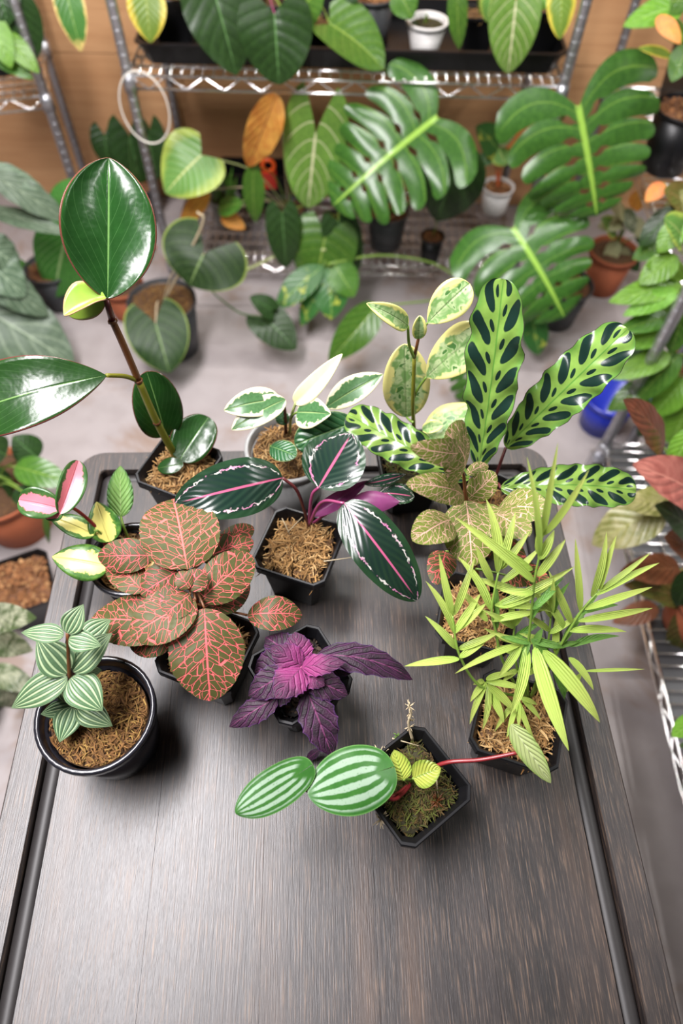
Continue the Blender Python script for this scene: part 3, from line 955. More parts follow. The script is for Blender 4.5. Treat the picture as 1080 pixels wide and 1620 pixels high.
# ================================================================== PLANTS ON THE TABLE
# --- tall glossy peperomia
A = table_plant('glossy_peperomia', 'tall peperomia with big glossy dark green leaves on a bare brown stem', (283, 736))
pot_parts(A, black_plastic, 0.076, 0.075, rot=-22, soil='sphagnum', seed=3, fibres=420)
YS = 0.462
s0 = pt((281, 728, 6.6)); s1 = pt((248, 668, -.458)); s2 = pt((219, 602, -.462)); s3 = pt((196, 548, -.466)); s4 = pt((178, 508, -.47)); s5 = pt((168, 474, -.472))
stem(A, [s0, s1, s2], .0040, .0036, M_OLIVE)
stem(A, [s2, s3, s4], .0034, .0031, M_BROWN)
stem(A, [s4, s5], .0031, .0026, M_MAROON)
for s_ in (s2, s4, s1):
    stem(A, [s_ - np.array((0, 0, .0014)), s_ + np.array((0, 0, .0014))], .0044, .0042, M_BROWN, 'stem_node')
lv(A, 'succ', (170, 472, -.472), (172, 250, -.555), 143, 'succ', thick=.0012, cup=.34, arch=.04, up=0, roll=4, nu=16, nv=28, fold=.04)
lv(A, 'succ_young', (167, 470, -.470), (101, 499, -.45), 46, 'ovate', fold=.55, thick=.0009, roll=28, arch=.03)
lv(A, 'succ_young', (165, 466, -.476), (104, 494, -.475), 50, 'ell', roll=-35, thick=.0009, arch=.05)
lv(A, 'succ', (168, 594, -.44), (-62, 658, -.40), 112, 'obov', thick=.0012, cup=.14, arch=.07, roll=0, nu=16, nv=28, node=(217, 602, -.462), pr=.0026, pmat=M_OLIVE, lift=.0)
lv(A, 'succ', (262, 690, -.475), (232, 588, -.50), 76, 'round', thick=.001, cup=.1, roll=8)
lv(A, 'succ', (284, 728, 8.0), (330, 660, 9.5), 66, 'round', thick=.001, cup=.1, node=(281, 728, 6.8), lift=.0)
lv(A, 'succ', (290, 734, 8.2), (249, 741, 7.8), 27, 'ell', thick=.0009)

# --- variegated hoya in a clear grey cup
B = table_plant('cream_edged_hoya', 'small plant with green and cream-edged leaves in a translucent grey round pot', (456, 706), .085)
pot_parts(B, grey_plastic, 0.098, 0.085, 'round', taper=.72, soil='sphagnum', seed=5, fibres=380, fill=.01)
nb = (452, 672, 9.6)
stem(B, [pt((452, 690, 7.5)), pt((451, 655, -.492)), pt((447, 634, -.492))], .0022, .0018, M_MAROON)
stem(B, [pt((458, 690, 7.5)), pt((460, 662, -.49)), pt((468, 636, -.49))], .0020, .0016, M_PALE)
lv(B, 'hoya_cream', (444, 632, -.492), (354, 649, -.47), 46, 'hoya', arch=.16, thick=.0009, roll=-8, cup=.1)
lv(B, 'hoya_cream', (451, 632, -.488), (366, 680, -.455), 42, 'hoya', arch=.10, thick=.0009, cup=.1)
lv(B, 'hoya_allcream', (466, 638, -.49), (541, 560, -.50), 34, 'ovate', fold=.35, thick=.0008, bend=.05)
lv(B, 'hoya_cream', (515, 645, -.50), (606, 592, -.52), 44, 'lance', thick=.0009, fold=.2, node=(468, 640, -.492), pr=.0015, lift=.0)
lv(B, 'hoya_cream', (470, 652, -.482), (523, 655, -.46), 54, 'ovate', thick=.0009, fold=.2, roll=15, node=(460, 662, -.49), pr=.0015, lift=0)
lv(B, 'hoya_green', (562, 668, -.475), (466, 704, -.455), 66, 'ell', thick=.001, roll=-12, node=(470, 690, 8.5), pr=.0018, lift=-.005)
lv(B, 'hoya_green', (428, 706, -.45), (468, 722, -.43), 36, 'ell', thick=.0009, node=(452, 700, 8.5), pr=.0015, lift=0)
lv(B, 'hoya_green', (452, 672, -.49), (440, 650, -.50), 22, 'ell', thick=.0008)

# --- cream marbled peperomia
C_ = table_plant('marbled_peperomia', 'peperomia with cream and green marbled spoon-shaped leaves on an upright stem', (652, 722))
pot_parts(C_, black_plastic, 0.078, 0.075, rot=8, soil='greenmoss', seed=6, fibres=260)
c0 = pt((655, 690, 6.6)); c1 = pt((653, 640, -.482)); c2 = pt((655, 566, -.486))
stem(C_, [c0, c1, c2], .0026, .0021, M_OLIVE)
stem(C_, [c2, pt((662, 534, -.487))], .0019, .0015, M_BROWN)
stem(C_, [c2, pt((647, 545, -.482)), pt((645, 516, -.48))], .0018, .0014, M_GREEN)
lv(C_, 'marbled', (676, 511, -.487), (742, 449, -.50), 58, 'obov', thick=.0009, cup=.15, roll=10, node=(662, 534, -.487), pr=.0014, lift=0)
lv(C_, 'marbled', (645, 516, -.48), (580, 480, -.47), 32, 'ovate', thick=.0009, cup=.2, arch=.12, roll=-14)
lv(C_, 'marbled', (674, 597, -.478), (768, 522, -.485), 72, 'obov', thick=.0009, cup=.12, node=(654, 630, -.483), pr=.0016, lift=0, nv=22)
lv(C_, 'marbled', (643, 660, -.495), (640, 545, -.515), 74, 'ell', thick=.0009, cup=.1, node=(653, 668, -.48), pr=.0016, lift=0, nv=22)
lv(C_, 'marbled', (678, 706, 9.0), (757, 642, 10.5), 66, 'ell', thick=.0009, cup=.1, roll=-20, node=(656, 690, 7.0), pr=.0016, lift=0)
lv(C_, 'marbled', (662, 536, -.486), (664, 500, -.485), 24, 'ell', thick=.0008, fold=.4)
lv(C_, 'marbled', (668, 680, 10), (700, 672, 11), 22, 'ell', thick=.0008, fold=.4)

# --- rattlesnake calathea
D = table_plant('rattlesnake_calathea', 'calathea with long wavy light green leaves spotted with dark ovals', (768, 800))
pot_parts(D, black_plastic, 0.076, 0.075, rot=14, soil='brownmoss', seed=7, fibres=200)
dn = pt((768, 800, 6.4))
def dleaf(b, t, w, **k):
    o = lv(D, 'rattle', b, t, w, 'rattle', nu=16, nv=56, scal=.045, ns=7.5, wave=.10, nw=5, **k)
    petiole(D, dn, pt(b), .0020, M_MAROON, .02)
dleaf((757, 738, 13), (796, 441, -.47), 82, arch=.04, bend=.02, fold=.10, roll=-22)
dleaf((800, 708, 13.5), (993, 520, -.46), 82, arch=.06, roll=8)
dleaf((742, 758, 13), (550, 655, 14.5), 66, arch=.12, bend=-.02, roll=-10)
dleaf((792, 772, 12), (1006, 776, 13.5), 66, arch=.10, bend=-.03, roll=14)

# --- pale veined fittonia
E_ = table_plant('pale_veined_fittonia', 'fittonia with olive leaves netted by pale pink veins behind the feathery palm', (757, 966))
pot_parts(E_, black_plastic, 0.076, 0.075, rot=-12, soil='sphagnum', seed=8, fibres=360)
e0 = pt((760, 940, 6.6)); e1 = pt((745, 850, -.315)); e2 = pt((737, 790, -.33)); e3 = pt((733, 748, -.34))
stem(E_, [e0, e1, e2, e3], .0024, .0016, M_BROWN)
def eleaf(b, t, w, **k):
    k.setdefault('arch', .12); k.setdefault('roll', 0)
    return lv(E_, k.pop('mat', 'fitt_pale'), b, t, w, 'fitt', nu=12, nv=20, cup=k.pop('cup', -.12), serr=.03, ns=14, rip=.012, **k)
eleaf((732, 748, -.34), (704, 683, -.335), 66, roll=25)
eleaf((724, 715, -.335), (648, 706, -.31), 46, roll=-35, arch=.2)
eleaf((734, 786, -.325), (642, 766, -.30), 46)
eleaf((741, 788, -.33), (784, 748, -.35), 44, roll=20)
eleaf((738, 750, -.345), (772, 735, -.36), 22)
eleaf((786, 806, -.325), (868, 806, -.30), 62, node=(739, 800, -.328), pr=.0013, lift=0)
eleaf((737, 792, -.325), (746, 897, -.27), 86)
eleaf((716, 822, -.31), (652, 856, -.27), 62, node=(740, 820, -.32), pr=.0013, lift=0)
eleaf((776, 812, -.32), (838, 848, -.28), 54, node=(741, 815, -.32), pr=.0013, lift=0)
eleaf((752, 800, -.33), (806, 856, -.285), 50, node=(741, 805, -.32), pr=.0013, lift=0)
eleaf((705, 872, -.30), (688, 925, -.26), 46, mat='fitt_red', node=(745, 880, -.31), pr=.0013, lift=0)
eleaf((800, 910, -.29), (868, 918, -.26), 40, mat='fitt_red', node=(752, 900, -.30), pr=.0013, lift=0)
eleaf((770, 862, -.31), (830, 890, -.27), 46, mat='fitt_red', node=(745, 870, -.31), pr=.0013, lift=0)

# --- parlour palm
F_ = table_plant('feathery_palm', 'little palm with many narrow yellow-green leaflets in a black square pot', (822, 1138))
pot_parts(F_, black_plastic, 0.078, 0.075, rot=-17, soil='sphagnum', seed=9, fibres=480)
def cx(x, y): return (x / 2.348 + 620, y / 2.348 + 640)
fb_ = pt((835, 1105, 6.6))
def frond(rachis, leaflets, mat='palm', w=13):
    R = [pt(cx(x, y) + (k,)) for x, y, k in rachis]
    st = stem(F_, R, .0015, .0008, M_GREEN, 'frond')
    for l in leaflets:
        x0, y0, k0, x1, y1, k1 = l[:6]
        ww = l[6] if len(l) > 6 else w
        leaf(st, l[7] if len(l) > 7 else mat, pt(cx(x0, y0) + (k0,)), pt(cx(x1, y1) + (k1,)), ww, 'palm', arch=.07, nu=4, nv=10, fold=.3, bend=random.Random(x1).uniform(-.03, .03), roll=random.Random(y1).uniform(-25, 25), name='leaflet', origin=parent_origin(F_))
frond([(500, 1090, 7), (360, 1060, 11), (300, 1020, 12.5), (250, 930, 15), (232, 850, 16.5), (225, 785, 17.5)],
      [(250, 945, 15, 45, 972, 15), (242, 908, 15.3, 122, 785, 17.5), (231, 850, 16.5, 124, 655, 19), (225, 782, 17.5, 174, 552, 21), (226, 785, 17.5, 308, 565, 20.5), (234, 840, 16.5, 352, 735, 18), (245, 908, 15.2, 395, 848, 16), (250, 940, 15, 358, 868, 15.5), (232, 850, 16.5, 330, 700, 18)])
frond([(490, 1100, 7), (410, 950, 13), (385, 840, 16), (370, 760, 18), (395, 620, 20.5)],
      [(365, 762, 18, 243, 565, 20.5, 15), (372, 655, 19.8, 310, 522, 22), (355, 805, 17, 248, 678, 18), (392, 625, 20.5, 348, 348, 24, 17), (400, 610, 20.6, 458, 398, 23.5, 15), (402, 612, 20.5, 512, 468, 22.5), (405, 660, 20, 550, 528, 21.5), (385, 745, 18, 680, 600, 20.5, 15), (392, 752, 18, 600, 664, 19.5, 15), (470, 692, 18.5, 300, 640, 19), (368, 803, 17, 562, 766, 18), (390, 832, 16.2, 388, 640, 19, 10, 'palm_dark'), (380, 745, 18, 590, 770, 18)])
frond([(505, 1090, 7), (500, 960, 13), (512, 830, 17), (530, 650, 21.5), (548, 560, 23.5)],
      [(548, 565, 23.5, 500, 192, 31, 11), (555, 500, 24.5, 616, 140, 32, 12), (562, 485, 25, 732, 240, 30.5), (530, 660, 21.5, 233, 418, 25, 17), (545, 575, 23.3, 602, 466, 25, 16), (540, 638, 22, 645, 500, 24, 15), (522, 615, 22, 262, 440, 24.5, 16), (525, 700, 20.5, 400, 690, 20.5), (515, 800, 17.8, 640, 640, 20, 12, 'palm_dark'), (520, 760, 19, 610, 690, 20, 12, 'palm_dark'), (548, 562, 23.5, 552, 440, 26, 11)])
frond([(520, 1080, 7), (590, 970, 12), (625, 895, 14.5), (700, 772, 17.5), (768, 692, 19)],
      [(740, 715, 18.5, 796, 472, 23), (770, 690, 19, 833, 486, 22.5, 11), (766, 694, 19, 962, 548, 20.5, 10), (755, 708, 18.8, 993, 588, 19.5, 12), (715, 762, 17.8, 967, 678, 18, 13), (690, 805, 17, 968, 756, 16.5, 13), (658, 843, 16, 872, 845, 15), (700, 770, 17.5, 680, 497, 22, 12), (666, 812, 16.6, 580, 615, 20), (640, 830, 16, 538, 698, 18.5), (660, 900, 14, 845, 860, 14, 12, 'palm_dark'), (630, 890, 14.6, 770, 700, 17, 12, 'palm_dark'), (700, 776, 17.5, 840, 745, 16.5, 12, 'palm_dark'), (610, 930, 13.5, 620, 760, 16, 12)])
frond([(515, 1090, 7), (540, 1000, 12), (525, 890, 15.5)],
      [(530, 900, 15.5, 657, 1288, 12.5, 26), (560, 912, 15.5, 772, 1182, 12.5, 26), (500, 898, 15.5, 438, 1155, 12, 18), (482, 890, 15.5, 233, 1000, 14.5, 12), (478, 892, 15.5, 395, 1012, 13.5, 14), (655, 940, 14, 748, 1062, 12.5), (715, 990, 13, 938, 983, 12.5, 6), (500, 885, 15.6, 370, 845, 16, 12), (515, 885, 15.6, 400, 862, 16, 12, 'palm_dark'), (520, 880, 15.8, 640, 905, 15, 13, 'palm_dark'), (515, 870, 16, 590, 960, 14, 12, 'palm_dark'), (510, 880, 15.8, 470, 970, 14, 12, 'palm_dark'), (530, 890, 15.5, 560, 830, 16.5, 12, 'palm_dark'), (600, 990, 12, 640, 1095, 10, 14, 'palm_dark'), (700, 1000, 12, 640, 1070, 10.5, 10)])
frond([(460, 1120, 7), (400, 1070, 9.5), (350, 1030, 11.5)],
      [(350, 1032, 11.5, 288, 1188, 10, 11), (355, 1045, 11.4, 335, 1208, 9.8, 11), (350, 1040, 11.5, 462, 1150, 10, 14), (362, 1060, 11, 416, 1182, 9.6, 14), (348, 1022, 11.6, 452, 998, 12, 11), (350, 1030, 11.5, 492, 1056, 11.5, 12), (345, 1030, 11.5, 290, 1105, 11, 11), (340, 1025, 11.6, 300, 1040, 11.8, 9)])
frond([(450, 1150, 7), (460, 1120, 9), (470, 1095, 10)],
      [(470, 1100, 10, 530, 1252, 8.6, 9), (480, 1092, 10, 552, 1172, 9, 9), (465, 1100, 10, 425, 1240, 8.6, 9), (460, 1100, 10, 380, 1215, 8.6, 9), (470, 1095, 10, 470, 1200, 9, 9), (475, 1090, 10, 540, 1115, 9.6, 9)])

frond([(500, 1090, 7), (470, 1000, 11), (450, 900, 14), (455, 820, 16)],
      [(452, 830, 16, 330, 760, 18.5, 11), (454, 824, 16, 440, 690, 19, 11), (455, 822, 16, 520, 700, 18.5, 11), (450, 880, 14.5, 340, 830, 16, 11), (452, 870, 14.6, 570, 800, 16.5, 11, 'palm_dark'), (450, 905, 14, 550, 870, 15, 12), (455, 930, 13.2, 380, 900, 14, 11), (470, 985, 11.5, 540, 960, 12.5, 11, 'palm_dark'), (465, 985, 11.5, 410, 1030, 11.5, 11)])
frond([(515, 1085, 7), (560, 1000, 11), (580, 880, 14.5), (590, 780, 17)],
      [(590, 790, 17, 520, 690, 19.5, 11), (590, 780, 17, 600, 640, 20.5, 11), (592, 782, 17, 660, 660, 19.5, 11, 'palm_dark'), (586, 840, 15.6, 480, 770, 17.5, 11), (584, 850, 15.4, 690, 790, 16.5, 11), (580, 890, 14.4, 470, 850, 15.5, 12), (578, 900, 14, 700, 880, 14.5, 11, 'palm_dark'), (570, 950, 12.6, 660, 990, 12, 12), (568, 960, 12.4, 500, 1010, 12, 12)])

# --- rose painted calathea
Gp = table_plant('rose_painted_calathea', 'calathea with dark leaves ringed in pale pink and pink midribs, black square pot', (473, 862))
pot_parts(Gp, black_plastic, 0.079, 0.075, rot=-18, soil='sphagnum', seed=11, fibres=620, mound=.009)
gn = pt((488, 832, 7.2))
def gleaf(b, t, w, pm=M_MAROON, pr=.0019, **k):
    lv(Gp, 'roseo', b, t, w, 'roseo', nu=16, nv=30, rip=.0015, nr=8, **k)
    petiole(Gp, gn, pt(b), pr, pm, .02)
gleaf((447, 756, 15), (276, 797, 16), 92, arch=.14, roll=-14, wave=.02)
gleaf((504, 771, 14), (556, 686, 15), 98, arch=.02, cup=.12, pm=M_PURPLE)
gleaf((544, 796, 14.5), (660, 950, 9.5), 86, arch=.12, wave=.02, roll=6, pm=M_PURPLE)
lv(Gp, 'purple_under', (489, 817, 9), (582, 760, 12), 34, 'lance', arch=.02, fold=.7, roll=20)
lv(Gp, 'purple_under', (556, 795, 11.5), (632, 794, 11.5), 36, 'ovate', arch=.1, node=(495, 828, 7.4), pr=.0018, pmat=M_PURPLE, lift=.0, cup=-.3)
lv(Gp, 'roseo', (600, 780, 11), (655, 786, 11), 34, 'ell', arch=.05, roll=-20)
lv(Gp, 'roseo', (575, 766, 12), (642, 750, 12), 18, 'lance', arch=.08, roll=30)
for (a_, b_) in (((446, 820, 8.6), (458, 845, 8.4)), ((512, 888, 8.6), (556, 882, 8.2)), ((478, 818, 8.8), (455, 842, 8.6))):
    stem(Gp, [pt(a_), pt(b_)], .0006, .0005, M_WOODY, 'moss_stalk', 4, 3)

# --- red veined fittonia
H_ = table_plant('red_veined_fittonia', 'fittonia with broad dark leaves netted all over by coral red veins', (328, 1022))
pot_parts(H_, black_plastic, 0.078, 0.075, rot=-20, soil='sphagnum', seed=12, fibres=420)
h0 = pt((318, 1000, 6.6)); h1 = pt((312, 955, 11.5)); h2 = pt((300, 905, 14.5))
stem(H_, [h0, h1, h2], .0026, .0020, M_BROWN)
def cf(x, y): return (x / 2.16, y / 2.16 + 700)
def hleaf(b, kb, t, kt, w, node=None, **k):
    k.setdefault('arch', .10)
    lv(H_, 'fitt_red', cf(*b) + (kb,), cf(*t) + (kt,), w, k.pop('shape', 'fitt'), nu=14, nv=26, serr=.025, ns=16, rip=.012, cup=k.pop('cup', -.1), **k)
    petiole(H_, h2 if node is None else node, pt(cf(*b) + (kb,)), .0014, M_BROWN, .0)
hleaf((640, 432), 15.5, (592, 192), 15.8, 122, shape='round', arch=.12, roll=5)
hleaf((522, 385), 14.5, (333, 390), 14.2, 56, roll=-8)
hleaf((490, 510), 13.5, (378, 392), 12.5, 54)
hleaf((608, 440), 14.8, (480, 520), 14.4, 58)
hleaf((682, 538), 14, (862, 385), 14, 72, roll=8)
hleaf((690, 400), 13, (866, 335), 12.5, 50)
hleaf((740, 360), 12, (866, 288), 11, 36)
hleaf((600, 620), 12, (310, 605), 10.5, 80, node=h1)
hleaf((600, 650), 10.5, (440, 690), 9.5, 60, node=h1)
hleaf((668, 540), 14.8, (446, 665), 14.5, 80, roll=8)
hleaf((698, 566), 14.5, (718, 884), 11, 118, shape='fitt', roll=0)
hleaf((845, 590), 10.5, (1032, 590), 10, 54, node=h1, arch=.2)
hleaf((690, 560), 12, (850, 470), 11.5, 66, node=h1)
hleaf((645, 500), 15.8, (612, 440), 16.2, 30)
hleaf((640, 500), 15.6, (700, 440), 15.8, 40)
hleaf((650, 520), 15.2, (560, 590), 15.2, 46)
hleaf((600, 560), 15.2, (520, 500), 15.2, 40)

# --- purple velvet plant
I_ = table_plant('purple_velvet_plant', 'velvety purple plant with toothed magenta and dark leaves, black square pot', (474, 1064))
pot_parts(I_, black_plastic, 0.077, 0.075, rot=33, soil='black', seed=13, fibres=420, flen=.005)
i0 = pt((470, 1068, 6.5)); i1 = pt((474, 1055, 10.5))
stem(I_, [i0, (i0 + i1) / 2, i1], .0028, .0022, M_PURPLE)
def cg(x, y): return (x / 2.571 + 340, y / 2.571 + 920)
def ileaf(m_, b, kb, t, kt, w, **k):
    k.setdefault('arch', .12); k.setdefault('shape', 'lance')
    lv(I_, m_, cg(*b) + (kb,), cg(*t) + (kt,), w, k.pop('shape'), nu=12, serr=.16, ns=6, wave=.03, cup=k.pop('cup', -.12), **k)
    petiole(I_, i1, pt(cg(*b) + (kb,)), .0015, M_PURPLE, .0)
ileaf('gyn_dark', (410, 300), 10.5, (804, 400), 8.5, 46, arch=.14, bend=-.06, shape='ovate')
ileaf('gyn_bright', (352, 345), 11.2, (226, 268), 12.5, 46, shape='ovate')
ileaf('gyn_bright', (345, 328), 11.2, (325, 205), 12.0, 48, shape='ovate')
ileaf('gyn_bright', (352, 350), 11.3, (528, 330), 12.4, 34, shape='ovate')
ileaf('gyn_bright', (350, 352), 11.3, (245, 475), 12, 56, shape='ovate')
ileaf('gyn_bright', (365, 375), 11, (445, 425), 11, 34, shape='ovate')
ileaf('gyn_dark', (372, 390), 10.5, (540, 462), 9.5, 46, shape='ovate')
ileaf('gyn_dark', (375, 445), 10, (478, 712), 7.5, 58, shape='ovate', arch=.1)
ileaf('gyn_dark', (430, 680), 2.2, (370, 728), .8, 14)
ileaf('gyn_dark', (300, 370), 10.5, (135, 465), 9.5, 50, shape='ovate')
ileaf('gyn_dark', (255, 470), 9.4, (58, 592), 8, 40, shape='ovate')
ileaf('gyn_dark', (300, 330), 10, (160, 370), 9, 60, shape='ovate')
ileaf('gyn_dark', (310, 300), 10, (205, 225), 9.5, 50, shape='ovate')
ileaf('gyn_dark', (300, 420), 9.5, (215, 500), 8.6, 40, shape='ovate')
ileaf('gyn_dark', (430, 310), 9.8, (560, 370), 8.8, 40, shape='ovate')

# --- watermelon peperomia
J = table_plant('watermelon_peperomia', 'peperomia with round silver-striped leaves on red stalks in the black square pot nearest the camera', (654, 1240))
pot_parts(J, black_plastic, 0.077, 0.075, rot=38, soil='greenmoss', seed=14, fibres=950, flen=.009)
jn = pt((655, 1235, 6.6))
lv(J, 'melon', cg(655, 776) + (11.5,), cg(378, 868) + (12.3,), 104, 'melon', arch=.05, cup=-.12, lobe=.30, nu=16, nv=28)
lv(J, 'melon', cg(318, 796) + (13.0,), cg(82, 942) + (12.0,), 66, 'melon', arch=.06, cup=-.12, lobe=.34, nu=16, nv=28, roll=-10)
stem(J, [jn, pt((620, 1265, 9)), pt((584, 1222, 11.4))], .0018, .0015, M_RED, 'petiole')
stem(J, [jn, pt((612, 1262, 8.5)), pt((520, 1256, 11)), pt((476, 1247, 12)), pt((462, 1228, 12.6))], .0018, .0015, M_RED, 'petiole')
lv(J, 'melon_young', cg(765, 805) + (9.5,), cg(728, 684) + (10.5,), 38, 'ovate', fold=.35, arch=.04, node=(652, 1236, 7), pr=.0015, lift=0, rip=.003, nr=4)
lv(J, 'melon_young', cg(806, 800) + (9.6,), cg(918, 758) + (10.3,), 44, 'ovate', fold=.3, arch=.05, node=(652, 1236, 7), pr=.0015, lift=0, rip=.003, nr=4)
stem(J, [jn, pt((700, 1208, 9.2)), pt((760, 1202, 10.2)), pt((822, 1190, 11.2))], .0019, .0016, M_RED, 'petiole')
lv(J, 'melon_back', (808, 1146, 13), (871, 1239, 10), 36, 'ovate', arch=.05, roll=12)
mj = [pt((652, 1170, 7.2)), pt((646, 1145, 9)), pt((650, 1128, 10.2)), pt((645, 1115, 11))]
stem(J, mj, .0014, .0007, M_WOODY, 'moss_stalk')
rg = random.Random(4)
def tuft(root, c, n, ln, mat, name='dry_moss_tuft'):
    m = MB()
    for k in range(n):
        d = np.array((rg.uniform(-1, 1), rg.uniform(-1, 1), rg.uniform(-.1, 1))); d = nrm(d)
        m.tube([c, c + d * ln * .6 + np.array((0, 0, ln * .1)), c + d * ln * rg.uniform(.7, 1.1)], [ln * .07, ln * .06, ln * .02], 4)
    o = m.build(name, mat, root, parent_origin(root)); o['kind'] = 'stuff'
tuft(J, pt((690, 1268, 6.8)), 26, .009, M_BROWN)
for q in ((648, 1150, 7.6), (646, 1130, 9.6), (650, 1140, 8.6), (647, 1118, 10.6)): tuft(J, pt(q), 10, .006, M_WOODY)
tuft(J, pt((600, 1196, 6.8)), 30, .010, M_WOODY); tuft(J, pt((602, 1296, 6.6)), 22, .008, M_WOODY)
tuft(J, pt((628, 1164, 7.2)), 9, .004, LM['bright_green'], 'moss_sprig')
for (a_, b_) in (((620, 1168, 7.2), (662, 1180, 7)), ((690, 1230, 7.6), (692, 1255, 7))):
    stem(J, [pt(a_), pt(b_)], .0006, .0005, M_WOODY, 'moss_stalk', 4, 3)

# --- striped peperomia in round pot
K_ = table_plant('striped_peperomia', 'peperomia with pointed green leaves in pale parallel stripes, glossy round black pot', (150, 1127), .088)
pot_parts(K_, round_plastic, 0.1035, 0.088, 'round', taper=.74, soil='brownmoss', seed=15, fibres=1100, fill=.017, lip=.006, flen=.012, mound=.005)
def ck(x, y): return (x / 2.533, y / 2.533 + 620)
k0 = pt(ck(300, 1330) + (7.2,)); k1 = pt(ck(290, 1255) + (9.6,)); k2 = pt(ck(278, 1135) + (13,)); k3 = pt(ck(270, 965) + (17,))
stem(K_, [k0, k1, k2, k3], .0020, .0014, M_BROWN)
def kleaf(b, kb, t, kt, w, **k):
    k.setdefault('arch', .08)
    lv(K_, 'stripe5', ck(*b) + (kb,), ck(*t) + (kt,), w, 'acum' if 'shape' not in k else k.pop('shape'), nu=12, nv=20, fold=.06, thick=.0007, **k)
kleaf((268, 968), 17, (335, 850), 18, 36)
kleaf((255, 975), 17, (84, 965), 17, 32, roll=10)
kleaf((275, 990), 16.8, (408, 1018), 16.5, 36)
kleaf((270, 1128), 13.2, (146, 982), 15, 56)
kleaf((290, 1120), 13.2, (450, 965), 14, 46, roll=-10)
kleaf((268, 1142), 13.2, (44, 1268), 12, 50, roll=6)
kleaf((284, 1145), 13.2, (412, 1280), 12, 58)
kleaf((300, 1130), 12.5, (410, 1115), 12, 30)
kleaf((330, 990), 13.5, (445, 910), 13, 36)
kleaf((290, 1262), 9.8, (162, 1292), 9.4, 28)
kleaf((290, 1265), 9.8, (238, 1405), 9.2, 42)
kleaf((312, 1262), 9.8, (452, 1340), 9.2, 42)
kleaf((290, 1235), 10.5, (400, 1160), 10, 30)
kleaf((275, 1240), 10.5, (245, 1140), 10.5, 30)
kleaf((270, 1225), 10.5, (185, 1120), 10.5, 28)

# --- tricolour hoya
Lp = table_plant('tricolor_hoya', 'plant with yellow, pink and green leaves on a red stem behind the coral-veined fittonia', (206, 882), .07)
pot_parts(Lp, round_plastic, 0.086, 0.07, 'round', taper=.76, soil='sphagnum', seed=16, fibres=360, fill=.012, lip=.005)
l0 = pt(ck(430, 640) + (6.4,)); l1 = pt(ck(400, 560) + (9.5,)); l2 = pt(ck(300, 470) + (13,)); l3 = pt(ck(242, 470) + (14.5,))
stem(Lp, [l0, l1, l2, l3], .0020, .0016, M_RED)
def lleaf(m_, b, kb, t, kt, w, shape='hoya', **k):
    k.setdefault('arch', .06)
    lv(Lp, m_, ck(*b) + (kb,), ck(*t) + (kt,), w, shape, thick=.0009, nu=12, nv=20, **k)
lleaf('tri_green', (484, 500), 8.5, (482, 296), 10.5, 40, 'ovate', node=(206, 860, 6.2), pr=.0016)
lleaf('tri_yellow', (440, 600), 9, (386, 440), 11.5, 50, 'ovate', node=(190, 870, 6.2), pr=.0016)
lleaf('tri_yellow', (438, 700), 9.5, (208, 660), 10, 58, 'ovate', cup=-.15, node=(190, 890, 6.2), pr=.0016)
lleaf('tri_yellow', (378, 572), 10, (196, 495), 11, 34, 'ovate', node=(165, 850, 9), pr=.0012)
lleaf('tri_pink', (242, 468), 14.5, (76, 432), 15, 54, 'ell', fold=.45, roll=-8)
lleaf('tri_pink', (240, 488), 14.5, (314, 276), 15.5, 46, 'ell', fold=.5, roll=24)
lleaf('tri_pink', (250, 470), 14.4, (180, 505), 13.6, 26, 'ovate')

# ================================================================== THINGS ON AND AROUND THE RACKS
def tray(root_label, x0, x1, y0, y1, z, h, name='seed_tray', cat='tray'):
    t = thing(name, root_label, cat, ((x0 + x1) / 2, (y0 + y1) / 2, z))
    def rl(i, zz):
        a, b, c, d = x0 + i - (x0 + x1) / 2, x1 - i - (x0 + x1) / 2, y0 + i - (y0 + y1) / 2, y1 - i - (y0 + y1) / 2
        k = .02
        return [(a + k, c, zz), (b - k, c, zz), (b, c + k, zz), (b, d - k, zz), (b - k, d, zz), (a + k, d, zz), (a, d - k, zz), (a, c + k, zz)]
    m = MB(); m.loft([rl(.014, 0), rl(.003, h), rl(.005, h), rl(.016, .003)], True, True); m.build('tray_body', black_plastic, t, smooth=False)
    m = MB(); m.loft([rl(.003, h - .006), rl(-.004, h - .005), rl(-.004, h), rl(.005, h + .001), rl(.006, h - .004)]); m.build('tray_lip', black_plastic, t, smooth=False)
    return t
ZU = z_up + .006
ZL = z_lo + .006
tx0 = Py(222, 100, FY + .05)[0]; tx1 = Py(890, 105, FY + .05)[0]
TY0, TY1 = FY + .035, FY + .33
tray('long shallow black tray holding pots on the upper wire shelf', tx0, tx1, TY0, TY1, ZU, .05)
ZT = ZU + .0035
def rack_plant(name, label, u, v, y, z, mat, size, height, kind='square', soil='brownmoss', fib=90, rot=5, group=None, cat='potted plant', seed=1, taper=.75):
    """pot whose middle stands at pixel column u, distance y, on the surface z"""
    p = Py(u, v, y)
    o = thing(name, label, cat, (p[0], y, z), group)
    pot_parts(o, mat, size, height, kind, rot=rot, soil=soil, seed=seed, fibres=fib, flen=.018, lip=.006, taper=taper)
    o['soil_z'] = 0
    del o['soil_z']
    return o
def top_of(o, h): return np.array(o.location) + np.array((0, 0, h))
def bl(root, mat, base, tip, y0, y1, w, shape='ell', node=None, pr=.0022, pm=None, lift=.03, **k):
    """background leaf: base and tip pixels with their distances into the room"""
    b = Py(*base, y0); t = Py(*tip, y1)
    k.setdefault('nu', 8); k.setdefault('nv', 14)
    o = leaf(root, mat, b, t, w, shape, **k)
    if node is not None: petiole(root, node, b, pr, pm or M_GREEN, lift)
    return o
G1 = 'plants on the wire racks'

